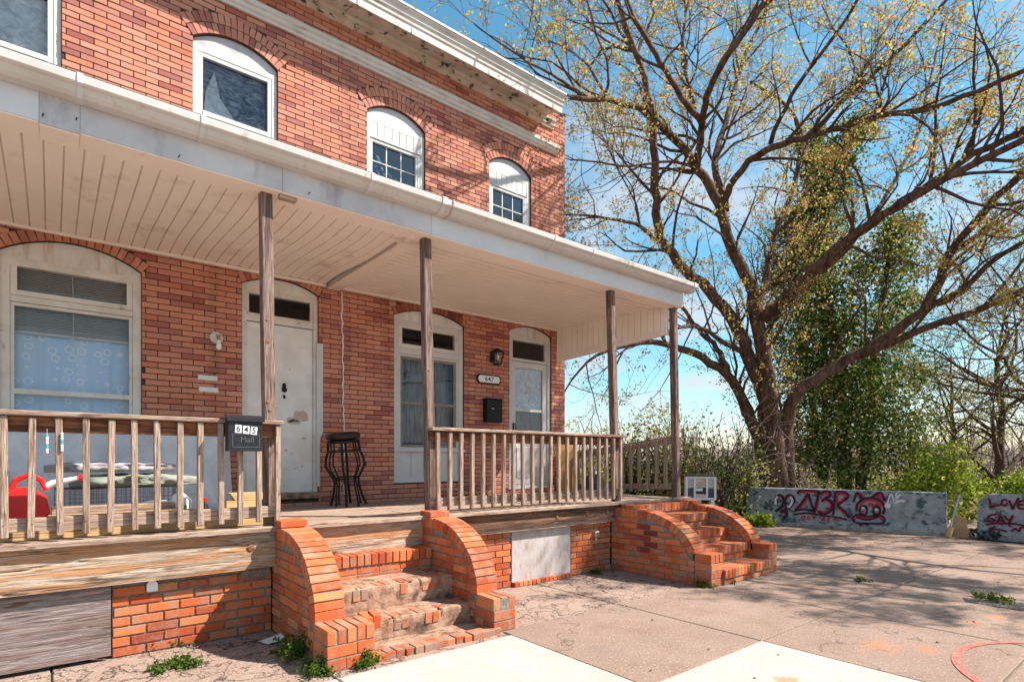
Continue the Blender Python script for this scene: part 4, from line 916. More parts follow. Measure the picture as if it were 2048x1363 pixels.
MB().lathe((1.49, 7.296, 2.86), [(.07, 0), (.07, .012), (.055, .03), (.03, .035), (.004, .036)], 24, (0, -1, 0)).build('base', 'trim', bl)
MB().tube([(1.49, 7.262, 2.88), (1.495, 7.21, 2.87), (1.497, 7.205, 2.82)], [.016, .018, .02], 10).build('socket', 'brass', bl)
MB().lathe((1.497, 7.205, 2.705), [(.004, 0), (.022, .008), (.032, .03), (.031, .055), (.02, .085), (.015, .115)], 16).build('bulb', 'bulb', bl)

sx0, sy0 = 2.90, 6.84
bs = thing('bar_stool', 'black metal bar stool with brown padded seat on the left porch', 'stool', (sx0, sy0, FL))
tilt = Euler((0.03, -.10, 0)).to_matrix()
def tl_(p): return tuple(tilt @ Vector((p[0], p[1], p[2] - FL)) + Vector((sx0, sy0, FL)))
def addt(mb0):
    mb0.v = [tl_(p) for p in mb0.v]; return mb0
addt(MB().lathe((0, 0, 1.70), [(.15, 0), (.205, .012), (.215, .04), (.205, .075), (.16, .092), (.004, .098)], 26)).build('seat', 'leather', bs, True)
addt(MB().lathe((0, 0, 1.66), [(.19, 0), (.2, .004), (.2, .03), (.19, .036)], 26)).build('seat_ring', 'black', bs)
addt(MB().tube([(.19 * math.cos(a_), .19 * math.sin(a_), 1.56) for a_ in np.linspace(0, 2 * math.pi, 25)], .008, 6, False)).build('lower_ring', 'black', bs)
addt(MB().tube([(.15 * math.cos(a_), .15 * math.sin(a_), 1.22) for a_ in np.linspace(0, 2 * math.pi, 25)], .010, 6, False)).build('foot_ring', 'black', bs)
for k in range(8):
    a_ = 2 * math.pi * (k + .35) / 8; thick = .016 if k % 2 else .010
    rr_ = [(.185, 1.66), (.19, 1.56), (.225, 1.47), (.235, 1.38), (.19, 1.29), (.15, 1.22), (.145, 1.15), (.175, 1.0), (.215 if k % 2 else .19, FL + .012)]
    lg = addt(MB().tube([(r * math.cos(a_), r * math.sin(a_), z) for r, z in rr_], thick, 7)).build('leg', 'black', bs)
    addt(MB().lathe((rr_[-1][0] * math.cos(a_), rr_[-1][0] * math.sin(a_), FL + .004), [(.02, 0), (.02, .012), (.01, .018)], 8)).build('foot', 'black', lg)

# fuel can
fc = thing('fuel_can', 'red plastic fuel can behind the left railing', 'fuel can', (-.13, 5.45, 1.0))
m = MB(); prof = [(-.14, 1.02), (.10, 1.02), (.125, 1.06), (.105, 1.17), (.03, 1.245), (-.06, 1.25), (-.13, 1.21), (-.16, 1.10)]
n = len(prof); vs = []
for yy, s_ in ((-.075, .90), (-.055, 1.0), (.055, 1.0), (.075, .90)):
    for x, z in prof: vs.append((-.13 + x * s_, 5.45 + yy, 1.13 + (z - 1.13) * s_))
m.add(vs, [tuple(range(n)), tuple(range(3 * n, 4 * n))[::-1]] + [(r * n + i, (r + 1) * n + i, (r + 1) * n + (i + 1) % n, r * n + (i + 1) % n) for r in range(3) for i in range(n)])
m.build('body', 'red', fc)
MB().tube([(-.23, 5.45, 1.22), (-.20, 5.45, 1.30), (-.13, 5.45, 1.335), (-.06, 5.45, 1.30), (-.025, 5.45, 1.22)], .02, 8).build('handle', 'red', fc)
sp_ = MB().tube([(-.03, 5.45, 1.25), (.01, 5.45, 1.275), (.06, 5.45, 1.285), (.17, 5.45, 1.31)], [.022, .024, .02, .016], 10).build('spout', 'plwhite', fc)
MB().tube([(.16, 5.45, 1.307), (.215, 5.45, 1.32)], [.024, .02], 10).build('spout_cap', 'red', sp_)
MB().rbox((-.13, 5.45, .985), (.20, .10, .07), .01).build('foot_block', 'red', fc)
o = MB().lathe((-.31, 5.7, 1.385), [(.028, 0), (.042, .09), (.038, .09), (.025, .004)], 14).build('cup', 'green', loc=(-.31, 5.7, 1.385)); tag(o, 'bright green plastic cup behind the red fuel can', 'cup')
tr = MB().rbox((-.36, 5.72, 1.16), (.22, .24, .44), .02).build('storage_tub', 'darkbag', loc=(-.36, 5.72, .94)); tag(tr, 'dark plastic tub under the green cup', 'tub')
# sheet covering goods along the wall
m = MB(); vs = []; nx, nz = 70, 30
for j in range(nz + 1):
    for i in range(nx + 1):
        x = -.75 + 2.36 * i / nx; z = FL + .005 + .93 * j / nz; t = j / nz
        yb = 6.86 + .12 * t + .05 * mnoise.noise((x * 1.6, 0, z * 1.5)) + .022 * mnoise.noise((x * 6 + z * 2, 1, z * 1.2)) + .010 * mnoise.noise((x * 13, 2, z * 5))
        if t > .93: yb += (t - .93) / .07 * .2
        if i > nx - 4: yb += (i - nx + 4) * .06
        vs.append((x, yb, z + (.02 * mnoise.noise((x * 2, 5, 0)) if j > nz - 4 else 0)))
m.add(vs, [(j * (nx + 1) + i, j * (nx + 1) + i + 1, (j + 1) * (nx + 1) + i + 1, (j + 1) * (nx + 1) + i) for j in range(nz) for i in range(nx)])
m.box(-.7, 1.5, 7.02, 7.25, FL + .005, 1.72)
o = m.build('cover_sheet', 'tarp', None, True, loc=(.4, 7.0, FL)); tag(o, 'large grey sheet covering goods under the left window', 'sheet')
# wire crate
cr_ = thing('wire_crate', 'dark wire animal crate under folded blankets', 'crate', (.48, 6.2, FL))
CX0, CX1, CY0, CY1, CZ0, CZ1 = .02, .93, 6.0, 6.45, FL + .01, 1.20
def grid_panel(p0, ux, uz, L_, H_):
    m = MB(); p0 = Vector(p0); ux = Vector(ux); uz = Vector(uz)
    for k in range(int(L_ / .035) + 1): m.tube([p0 + ux * k * .035, p0 + ux * k * .035 + uz * H_], .002, 4, False)
    for k in range(int(H_ / .035) + 1): m.tube([p0 + uz * k * .035, p0 + ux * L_ + uz * k * .035], .002, 4, False)
    return m
grid_panel((CX0, CY0, CZ0), (1, 0, 0), (0, 0, 1), CX1 - CX0, CZ1 - CZ0).build('front_panel', 'cage', cr_); grid_panel((CX0, CY1, CZ0), (1, 0, 0), (0, 0, 1), CX1 - CX0, CZ1 - CZ0).build('back_panel', 'cage', cr_)
grid_panel((CX0, CY0, CZ0), (0, 1, 0), (0, 0, 1), CY1 - CY0, CZ1 - CZ0).build('side_panel', 'cage', cr_); grid_panel((CX1, CY0, CZ0), (0, 1, 0), (0, 0, 1), CY1 - CY0, CZ1 - CZ0).build('side_panel', 'cage', cr_)
grid_panel((CX0, CY0, CZ1), (1, 0, 0), (0, 1, 0), CX1 - CX0, CY1 - CY0).build('top_panel', 'cage', cr_)
def folded(name, x0, x1, y0, y1, z0, h_, mat, seed, label):
    m = MB(); nx, nr = 40, 22; vs = []
    for i in range(nx + 1):
        x = x0 + (x1 - x0) * i / nx; e = math.sin(math.pi * min(max(i / nx, .02), .98)) ** .35
        for j in range(nr):
            a_ = 2 * math.pi * j / nr; ca, sa = math.cos(a_), math.sin(a_); q = .72 + .38 * mnoise.noise((x * 4.5, a_ * 1.2, seed)) + .25 * mnoise.noise((x * 11, a_ * 3, seed + 3))
            vs.append((x, (y0 + y1) / 2 + (y1 - y0) / 2 * e * q * math.copysign(abs(ca) ** .6, ca), z0 + h_ / 2 + h_ / 2 * (e if sa > 0 else 1) * (q if sa > 0 else .95) * math.copysign(abs(sa) ** .6, sa)))
    m.add(vs, [(i * nr + j, i * nr + (j + 1) % nr, (i + 1) * nr + (j + 1) % nr, (i + 1) * nr + j) for i in range(nx) for j in range(nr)] + [tuple(range(nr))[::-1], tuple(range(nx * nr, nx * nr + nr))])
    o = m.build(name, mat, None, True, loc=((x0 + x1) / 2, (y0 + y1) / 2, z0)); return tag(o, label, 'blanket')
folded('blanket', .12, 1.10, 5.98, 6.46, 1.203, .13, 'blanket', 1, 'grey green fleece blanket folded on the wire crate')
folded('blanket', -.05, .92, 6.05, 6.5, 1.335, .10, 'blanket2', 4, 'grey patterned throw heaped above the fleece blanket')
def board_obj(x0, x1, y0, y1, z0, z1, label, mat='newwood'):
    o = MB().rbox(((x0 + x1) / 2, (y0 + y1) / 2, (z0 + z1) / 2), (x1 - x0, y1 - y0, z1 - z0), .004).build('lumber_board', mat, loc=((x0 + x1) / 2, (y0 + y1) / 2, z0)); tag(o, label, 'board', 'lumber behind the left railing')
board_obj(-.55, 1.50, 5.30, 5.39, FL + .003, .96, 'lowest front lumber board lying along the left porch floor', 'newwood')
board_obj(-.05, 1.00, 5.44, 5.53, FL + .003, 1.03, 'middle pale lumber board propped behind the lowest one')
board_obj(-.0, .82, 5.56, 5.65, FL + .003, 1.085, 'rear greyer lumber board in front of the wire crate', 'wood_x')
board_obj(-.30, .08, 5.38 + .02, 5.50 - .07, .965, .955 + .03, 'short offcut under the red fuel can', 'wood_x')
for k, (x0, x1, z0) in enumerate(((1.21, 1.50, .955), (1.19, 1.48, 1.022), (1.22, 1.49, 1.089))):
    m = MB(); m.prism([(x0 + .04 * (k != 1), z0), (x1, z0), (x1, z0 + .064), (x0, z0 + .064)], 1, 5.43, 5.53)
    o = m.build('wood_offcut', 'newwood', loc=(x0, 5.48, z0)); tag(o, ('bottom', 'middle', 'top')[k] + ' of three sawn wood offcuts stacked beside the left post', 'offcut', 'stacked wood offcuts')
MB().box(0, 0, 0, 0, 0, 0)
jg = thing('jug', 'white plastic jug standing behind the left railing', 'jug', (.86, 5.62, FL))
MB().lathe((.86, 5.62, FL + .003), [(.06, 0), (.068, .02), (.068, .22), (.05, .27), (.022, .29), (.02, .30)], 18).build('body', 'plwhite', jg, True); MB().lathe((.86, 5.62, 1.17), [(.025, 0), (.025, .025)], 14).build('cap', 'plwhite', jg)
MB().tube([(.90, 5.57, 1.13), (.93, 5.54, 1.10), (.93, 5.53, 1.03), (.91, 5.56, .99)], .009, 6).build('handle', 'plwhite', jg)
MB().rbox((.88, 5.553, 1.02), (.05, .004, .08), .001).build('label_sticker', 'green', jg)
bt = thing('bottle', 'small dark bottle with red cap right of the white jug', 'bottle', (1.05, 5.6, FL))
MB().lathe((1.05, 5.6, FL + .003), [(.03, 0), (.034, .01), (.034, .15), (.015, .19), (.014, .21)], 14).build('body', 'mailblack', bt, True); MB().lathe((1.05, 5.6, FL + .21), [(.019, 0), (.019, .03)], 12).build('cap', 'red', bt)
tb = MB().rbox((.70, 5.72, FL + .115), (.20, .14, .22), .02).build('storage_tub', 'plwhite', loc=(.66, 5.6, FL)); tag(tb, 'low white plastic tub left of the jug', 'tub')
for k, (x, z) in enumerate(((-.022, 1.625), (.056, 1.64))):
    bd = thing('bead_string', ('left' if k == 0 else 'right') + ' string of teal and pink beads on the left railing baluster', 'beads', (x, 4.925, z), 'bead strings on the railing')
    MB().tube([(x, 4.93, z + .03), (x, 4.925, z - .135)], .0012, 4).build('cord', 'paper', bd)
    for q in range(8): MB().lathe((x, 4.925, z - .016 * (q + 1)), [(.003, -.008), (.0085, -.004), (.0085, .004), (.003, .008)], 8).build('bead', ('teal', 'plwhite', 'pink', 'plwhite', 'teal')[(q + k) % 5], bd)
op_ = thing('wooden_screen', 'orange stained wooden screen standing at the far corner of the right porch', 'screen', (6.9, 7.08, FL))
MB().rbox((6.84, 7.05, 1.30), (.20, .03, .86), .006).build('board', 'orangewood', op_); MB().rbox((7.02, 7.07, 1.28), (.15, .03, .82), .006).build('board', 'orangewood', op_); MB().rbox((6.93, 7.09, 1.72), (.36, .03, .05), .006).build('top_rail', 'orangewood', op_)
m = MB(); vs, fs = [], []
for j in range(9):
    for i in range(14):
        a_ = 2 * math.pi * i / 14; t = j / 8; r = .15 * (1 - .75 * t ** 3) * (1 + .25 * mnoise.noise((math.cos(a_) * 2, math.sin(a_) * 2, t * 3))); vs.append((6.85 + r * math.cos(a_), 6.35 + r * math.sin(a_), FL + .004 + .42 * t))
fs = [(j * 14 + i, j * 14 + (i + 1) % 14, (j + 1) * 14 + (i + 1) % 14, (j + 1) * 14 + i) for j in range(8) for i in range(14)] + [tuple(range(8 * 14, 9 * 14))]
m.add(vs, fs); o = m.build('rubbish_bag', 'darkbag', None, True, loc=(6.85, 6.35, FL)); tag(o, 'shiny black bag on the right porch behind the end railing', 'bag')

# white cabinet beside the right porch
cl = Vector((8.62, 5.52, 0)); cab = thing('louvred_cabinet', 'white louvred cabinet on a stand outside the right porch end', 'cabinet', cl)
def cbx(x0, x1, y0, y1, z0, z1, name, mat, par=None): return MB().box(cl.x + x0, cl.x + x1, cl.y + y0, cl.y + y1, z0, z1).build(name, mat, par or cab)
bd = cbx(-.25, .25, .03, .32, .76, 1.16, 'body', 'plwhite'); ring4(MB(), cl.x - .25, cl.x + .25, .76, 1.16, .035, cl.y - .01, cl.y + .03).build('front_frame', 'plwhite', bd)
for x in (-.10, .10): cbx(x - .015, x + .015, -.006, .03, .795, 1.125, 'stile', 'plwhite', bd)
for sx_ in (-1, 1):
    for k in range(6): MB().bar((cl.x + sx_ * .165 - .05, cl.y + .012, .985 + .024 * k), (cl.x + sx_ * .165 + .05, cl.y + .012, .985 + .024 * k), .026, .006, (0, .6, .8)).build('louvre', 'plwhite', bd)
    cbx(sx_ * .165 - .05, sx_ * .165 + .05, .018, .032, .80, .96, 'grille', 'cage', bd)
cbx(-.085, .085, .012, .032, .985, 1.12, 'display_panel', 'mirror', bd); cbx(-.085, .085, .016, .032, .86, .965, 'dark_recess', 'dark', bd); cbx(-.08, .03, .0, .02, .91, .955, 'shelf_box', 'plwhite', bd); cbx(-.085, .085, -.004, .02, .80, .835, 'red_strip', 'pink', bd)
cbx(-.27, .27, -.03, .35, 1.162, 1.185, 'top', 'mailblack')
for x in (-.22, .17): cbx(x, x + .06, .05, .28, 0, .758, 'leg', 'plwhite')
cab.rotation_euler = (0, 0, math.radians(-52))

# ------------------------------------------------------------------ concrete barriers with graffiti
FACE = [(0.0, 0.0), (0.0, 0.05), (0.085, 0.27), (0.20, 0.81)]
def face_y(z):
    for (y0, z0), (y1, z1) in zip(FACE, FACE[1:]):
        if z <= z1: return y0 + (y1 - y0) * (z - z0) / max(z1 - z0, 1e-6)
    return FACE[-1][0]
def barrier(A, B, L_, label, chamf):
    A = Vector((A[0], A[1], 0)); d = (Vector((B[0], B[1], 0)) - A).normalized()
    t = thing('concrete_barrier', label, 'barrier', A); nx = 60; vs = []; prof = [(0, -.03), (0, .05), (.085, .27), (.12, .43), (.16, .62), (.197, .795), (.215, .81), (.385, .81), (.403, .795), (.44, .62), (.515, .27), (.6, .05), (.6, -.03)]
    for i in range(nx + 1):
        x = L_ * i / nx
        for (yy, zz) in prof:
            nz = .008 * mnoise.noise((x * 3, yy * 5, zz * 5)) + .004 * mnoise.noise((x * 11, yy * 11, zz * 11)); z2 = zz
            if zz > .75: z2 = zz - max(0, .03 * mnoise.noise((x * 1.7, 3, 0)) - .012)
            if chamf and zz > .5 and x < .16: z2 = min(z2, .66 + x)
            vs.append((A.x + x, A.y + yy + nz * (1 if yy > .3 else -1) * .5, A.z + z2))
    k = len(prof); m = MB(); m.add(vs, [(i * k + j, (i + 1) * k + j, (i + 1) * k + j + 1, i * k + j + 1) for i in range(nx) for j in range(k - 1)] + [tuple(range(k)), tuple(range(nx * k, nx * k + k))[::-1]])
    bo = m.build('body', 'barrier', t)
    m = MB(); nn = 40
    for q in range(nn):
        x0, x1 = L_ * q / nn, L_ * (q + 1) / nn; h0 = .07 + .05 * mnoise.noise((x0 * 2.2, 8, A.x)); h1_ = .07 + .05 * mnoise.noise((x1 * 2.2, 8, A.x))
        m.add([(A.x + x0, A.y - .007, 0), (A.x + x1, A.y - .007, 0), (A.x + x1, A.y + face_y(h1_) - .007, max(h1_, .03)), (A.x + x0, A.y + face_y(h0) - .007, max(h0, .03))], [(0, 1, 2, 3)])
    m.build('bare_foot', 'barrier_bare', t)
    t.rotation_euler = (0, 0, math.atan2(d.y, d.x)); return t, A, d
def strokes(t, A, d, conv, lst, name, off=0.0):
    n2 = Vector((d.y, -d.x, 0))  # towards the street
    for (mat, wid, pts, closed) in lst:
        wid *= 1.3; sp2 = []
        for (zx, zy) in pts:
            px_, py2 = conv(zx, zy); u = (px_ - 1024) / 1137.8; h = Vector((*(FW + u * RT), 0)); v = (918 - py2) / 1137.8
            z = .4; s_ = 0
            for _ in range(4):                      # meet the sloping face
                o = A + Vector((-d.y, d.x, 0)) * face_y(max(min(z, .81), 0)); nrm = Vector((-d.y, d.x, 0)); tt = o.dot(nrm) / h.dot(nrm); p = h * tt; z = HC + v * tt; s_ = (p - A).dot(d)
            sp2.append((s_, z))
        q = sp2 if not closed else sp2 + [sp2[0]]
        fin = []                                    # smooth the line
        for i in range(len(q) - 1):
            p0 = q[max(i - 1, 0)]; p1 = q[i]; p2 = q[i + 1]; p3 = q[min(i + 2, len(q) - 1)]
            for k in range(5):
                f = k / 5; fin.append(tuple(.5 * (2 * p1[c] + (p2[c] - p0[c]) * f + (2 * p0[c] - 5 * p1[c] + 4 * p2[c] - p3[c]) * f * f + (3 * p1[c] - p0[c] - 3 * p2[c] + p3[c]) * f ** 3) for c in (0, 1)))
        fin.append(q[-1]); m = MB(); vs = []
        for i, (s_, z) in enumerate(fin):
            a_ = fin[max(i - 1, 0)]; b_ = fin[min(i + 1, len(fin) - 1)]; tx, tz = b_[0] - a_[0], b_[1] - a_[1]; l = math.hypot(tx, tz) or 1
            w_ = wid * (1 + .3 * mnoise.noise((s_ * 9, z * 9, off)))
            for sg in (-1, 1):
                s2, z2 = s_ - sg * tz / l * w_ / 2, min(max(z + sg * tx / l * w_ / 2, .01), .80)
                vs.append((A.x + s2, A.y + face_y(z2) - .010 - off, z2))
        m.add(vs, [(2 * i, 2 * i + 2, 2 * i + 3, 2 * i + 1) for i in range(len(fin) - 1)]); m.build(name, mat, t)
def ell(cx, cy, rx, ry, n=12): return [(cx + rx * math.cos(2 * math.pi * i / n), cy + ry * math.sin(2 * math.pi * i / n)) for i in range(n)]
bar1, A1, d1_ = barrier((12.31, 6.75), (13.10, 3.18), 3.66, 'long grey concrete barrier sprayed with red and black letters and a face', False)
c1 = lambda x, y: (1480 + x / 4.6545, 950 + y / 4.6545)
D_, R2_, W_ = 'sp_dark', 'sp_red', 'sp_white'
redset = [(R2_, .05, [(560, 152), (640, 145), (735, 158)], 0), (R2_, .05, [(640, 180), (590, 260), (535, 318)], 0), (R2_, .05, [(735, 160), (722, 240), (708, 330)], 0), (R2_, .05, [(760, 180), (800, 158), (835, 172), (812, 205), (765, 240)], 0),
  (R2_, .05, [(800, 225), (850, 255), (845, 310), (790, 348), (735, 330)], 0), (R2_, .07, [(895, 165), (892, 250)], 0), (R2_, .06, [(905, 165), (965, 165), (1000, 190), (950, 240), (905, 268)], 0), (R2_, .06, [(905, 285), (960, 330), (1005, 380)], 0),
  (R2_, .05, [(1100, 190), (1115, 175), (1150, 220)], 0), (R2_, .05, [(1245, 200), (1300, 175), (1330, 220), (1345, 235)], 0), (R2_, .045, [(1110, 270), (1160, 235), (1230, 230), (1290, 250), (1320, 290)], 0), (R2_, .05, [(1195, 265), (1240, 275), (1240, 300)], 0),
  (R2_, .05, [(1050, 405), (1110, 380), (1190, 405), (1280, 375), (1330, 405)], 0), (R2_, .06, [(1140, 330), (1150, 345)], 0), (R2_, .06, [(1262, 340), (1270, 358)], 0), (R2_, .04, [(340, 235), (350, 205), (400, 195), (415, 240)], 0), (R2_, .04, [(430, 200), (480, 190)], 0),
  (R2_, .028, ell(592, 393, 16, 14), 1), (R2_, .028, [(655, 383), (632, 385), (632, 405), (655, 405)], 0), (R2_, .028, [(670, 382), (715, 386)], 0), (R2_, .028, [(692, 384), (690, 412)], 0), (R2_, .028, [(760, 392), (785, 388), (780, 405), (758, 415), (792, 416)], 0), (R2_, .028, [(830, 390), (820, 440)], 0), (R2_, .03, [(870, 405), (920, 412)], 0)]
darkset = [(D_, .04, [(540, 170), (560, 140), (640, 135), (745, 150)], 0), (D_, .04, [(632, 168), (580, 250), (510, 330)], 0), (D_, .036, [(510, 325), (590, 315), (650, 325), (690, 332)], 0), (D_, .036, [(638, 172), (665, 260), (690, 332)], 0), (D_, .036, [(735, 150), (715, 240), (690, 355)], 0),
  (D_, .036, [(745, 175), (790, 145), (840, 158), (835, 195), (790, 215), (760, 242)], 0), (D_, .036, [(790, 215), (850, 240), (862, 290), (830, 340), (770, 356), (722, 330)], 0), (D_, .036, [(888, 148), (880, 260), (868, 370)], 0), (D_, .036, [(890, 150), (950, 148), (1012, 185), (960, 240), (900, 275)], 0), (D_, .036, [(900, 275), (960, 320), (1025, 395)], 0),
  (D_, .03, [(490, 365), (620, 350), (760, 370), (900, 388), (1000, 412)], 0), (D_, .036, [(1085, 335), (1092, 270), (1140, 225), (1210, 208), (1285, 225), (1332, 262), (1346, 310), (1330, 360)], 0),
  (D_, .036, [(1058, 245), (1075, 190), (1095, 162), (1140, 218)], 0), (D_, .036, [(1225, 205), (1270, 175), (1312, 158), (1340, 210), (1352, 240)], 0), (D_, .034, [(1112, 340), (1122, 300), (1150, 282), (1178, 300), (1180, 350), (1150, 365), (1112, 345)], 0), (D_, .034, [(1242, 345), (1248, 305), (1275, 288), (1302, 310), (1300, 355), (1268, 368), (1242, 345)], 0),
  (D_, .032, [(1040, 400), (1090, 365), (1190, 385), (1290, 368), (1348, 405), (1320, 445), (1200, 445), (1090, 440), (1042, 402)], 0), (D_, .028, [(1085, 385), (1180, 412), (1290, 382)], 0), (D_, .03, [(1115, 470), (1150, 445), (1200, 462)], 0),
  (D_, .04, [(340, 260), (335, 205), (380, 182), (418, 230), (445, 185), (495, 195), (505, 240), (470, 295)], 0), (D_, .05, [(418, 230), (390, 290), (330, 335)], 0), (D_, .045, [(420, 240), (430, 310), (380, 335), (440, 345), (425, 375), (400, 408)], 0)]
whiteset = [(W_, .022, [(1370, 265), (1408, 170), (1440, 245), (1458, 160)], 0), (W_, .03, [(1495, 175), (1455, 215), (1440, 255), (1490, 235), (1535, 240)], 0), (W_, .035, [(335, 270), (332, 225), (350, 195)], 0), (W_, .035, [(470, 195), (488, 235), (465, 285), (440, 285)], 0), (W_, .03, [(1132, 305), (1160, 300)], 0), (W_, .03, [(1255, 315), (1285, 318)], 0)]
strokes(bar1, A1, d1_, c1, redset, 'red_paint', .0); strokes(bar1, A1, d1_, c1, darkset, 'dark_paint', .002); strokes(bar1, A1, d1_, c1, whiteset, 'white_paint', .004)
# drain hole
o = MB().lathe((A1.x + 2.72, A1.y + face_y(.52) - .012, .52), [(.055, 0), (.05, .004), (.03, .006)], 14, (0, -1, .2)).build('hole', 'sp_white', bar1)
bar2, A2, d2_ = barrier((13.42, 2.80), (13.60, -.85), 3.66, 'grey blue concrete barrier at the right edge reading LOVE SAY', True)
c2 = lambda x, y: (1880 + x / 9.738, 960 + y / 9.738)
let = [[(945, 345), (975, 420), (990, 520)], [(990, 520), (1090, 490), (1190, 465)], ell(1255, 425, 55, 60), [(1345, 385), (1385, 470), (1410, 560)], [(1410, 560), (1470, 440), (1530, 335)], [(1530, 400), (1525, 530), (1640, 545)], [(1530, 400), (1640, 390)], [(1530, 470), (1630, 465)],
       [(1095, 660), (1000, 665), (930, 705), (1010, 740), (1080, 775), (990, 795), (870, 785)], [(1120, 820), (1150, 750), (1180, 695), (1220, 760), (1270, 830)], [(1140, 780), (1240, 785)], [(1260, 690), (1300, 750), (1345, 770)], [(1430, 670), (1370, 770), (1345, 850), (1370, 895)],
       [(890, 860), (1050, 835), (1250, 835), (1450, 840), (1650, 880)], [(1080, 890), (950, 945), (1100, 945), (1300, 985)], [(1390, 985), (1470, 930), (1540, 990), (1560, 920), (1650, 910)]]
strokes(bar2, A2, d2_, c2, [(R2_, .026, [(x + 14, y + 8) for x, y in l], 0) for l in let], 'red_paint', .0); strokes(bar2, A2, d2_, c2, [(D_, .022, l, 0) for l in let], 'dark_paint', .002)
pp_ = thing('steel_pipe', 'pale steel pipe leaning on the right end of the long barrier', 'pipe', (13.02, 3.1, 0))
MB().tube([(12.98, 3.12, .02), (13.28, 3.02, .78)], .022, 8).build('shaft', 'steel', pp_); MB().tube([(12.98, 3.12, .0), (13.05, 3.1, .18)], .05, 8).build('wooden_foot', 'newwood', pp_)
# cardboard box and litter between the barriers
cbx_ = thing('cardboard_box', 'open torn cardboard box between the two barriers', 'box', (13.25, 2.98, 0))
MB().box(13.12, 13.40, 2.86, 3.10, 0, .16).build('body', 'card', cbx_); m = MB(); m.add([(13.12, 3.10, .16), (13.12, 2.86, .16), (13.22, 2.90, .36), (13.22, 3.08, .38)], [(0, 1, 2, 3)]); m.add([(13.13, 3.10, .16), (13.40, 3.10, .16), (13.42, 3.16, .30), (13.16, 3.16, .30)], [(0, 1, 2, 3)]); m.build('flap', 'card', cbx_)
m = MB(); R_ = random.Random(4)
for k in range(60):
    c = Vector((13.35 + R_.uniform(-.2, .25), 2.72 + R_.uniform(-.25, .25), .02 + R_.uniform(0, .12))); s_ = R_.uniform(.03, .09); m.rbox(c, (s_, s_ * R_.uniform(.5, 1.2), s_ * .3), .004, Euler((R_.uniform(-1, 1), R_.uniform(-1, 1), R_.uniform(0, 3))))
o = m.build('litter_pile', 'darkbag', loc=(13.35, 2.72, 0)); tag(o, 'heap of dark rubbish between the two barriers', 'rubbish', kind='stuff')
m = MB(); vs = []
for j in range(7):
    for i in range(9):
        x, y_ = .22 * i / 8, .13 * j / 6; vs.append((1.33 + x - .3 * y_, 4.66 + y_ + .2 * x, .012 + .018 * abs(mnoise.noise((x * 14, y_ * 14, 1))) + (.03 * (x / .22) ** 3)))
m.add(vs, [(j * 9 + i, j * 9 + i + 1, (j + 1) * 9 + i + 1, (j + 1) * 9 + i) for j in range(6) for i in range(8)])
pp3 = onG(555, 1282); off = Vector((pp3.x - 1.42, pp3.y - 4.72, 0)); m.v = [(x + off.x, y_ + off.y, z) for x, y_, z in m.v]
o = m.build('paper_scrap', 'paper', loc=(pp3.x, pp3.y, 0)); tag(o, 'crumpled white paper on the ground left of the near stoop', 'litter')
# ------------------------------------------------------------------ vegetation
def fast_mesh(name, verts, nv, mat, parent=None, kind=None, loc=None):
    """verts: (n, nv, 3) loose polygons"""
    o_ = orig(parent) if parent else Vector(loc or (0, 0, 0))
    v = (np.asarray(verts, dtype=np.float32).reshape(-1, 3) - np.array(o_, dtype=np.float32)); n = len(v) // nv
    me = bpy.data.meshes.new(name); me.vertices.add(len(v)); me.vertices.foreach_set('co', v.ravel())
    me.loops.add(len(v)); me.loops.foreach_set('vertex_index', np.arange(len(v), dtype=np.int32))
    me.polygons.add(n); me.polygons.foreach_set('loop_start', np.arange(0, len(v), nv, dtype=np.int32))
    me.materials.append(M[mat]); me.update(calc_edges=True); me.validate()
    o = bpy.data.objects.new(name, me); COL.objects.link(o)
    if parent: o.parent = parent
    else: o.location = o_
    ORIG[o.name] = o_
    if kind: o['kind'] = kind
    return o
def leaves(pts, size, var=0.4, seed=0, droop=0.0, fold=True):
    r = np.random.default_rng(seed); p = np.asarray(pts, dtype=np.float64); n = len(p)
    d = r.normal(size=(n, 3)); d[:, 2] -= droop; d /= np.linalg.norm(d, axis=1)[:, None]
    e = r.normal(size=(n, 3)); e -= d * (e * d).sum(1)[:, None]; e /= np.linalg.norm(e, axis=1)[:, None]
    s = size * (1 + var * r.uniform(-1, 1, n))[:, None]; f = np.cross(d, e) * s * 0.18
    return np.stack([p, p + d * s * .45 + e * s * .36 + f, p + d * s, p + d * s * .45 - e * s * .36 + f], axis=1)
def interp(pts, n):
    p = np.array([tuple(q) for q in pts], dtype=float); d = np.r_[0, np.cumsum(np.linalg.norm(np.diff(p, axis=0), axis=1))]
    t = np.linspace(0, d[-1], n); out = np.stack([np.interp(t, d, p[:, k]) for k in range(3)], 1)
    if n > 4:
        for _ in range(2): out[1:-1] = (out[:-2] + 2 * out[1:-1] + out[2:]) / 4
    return out, d[-1]
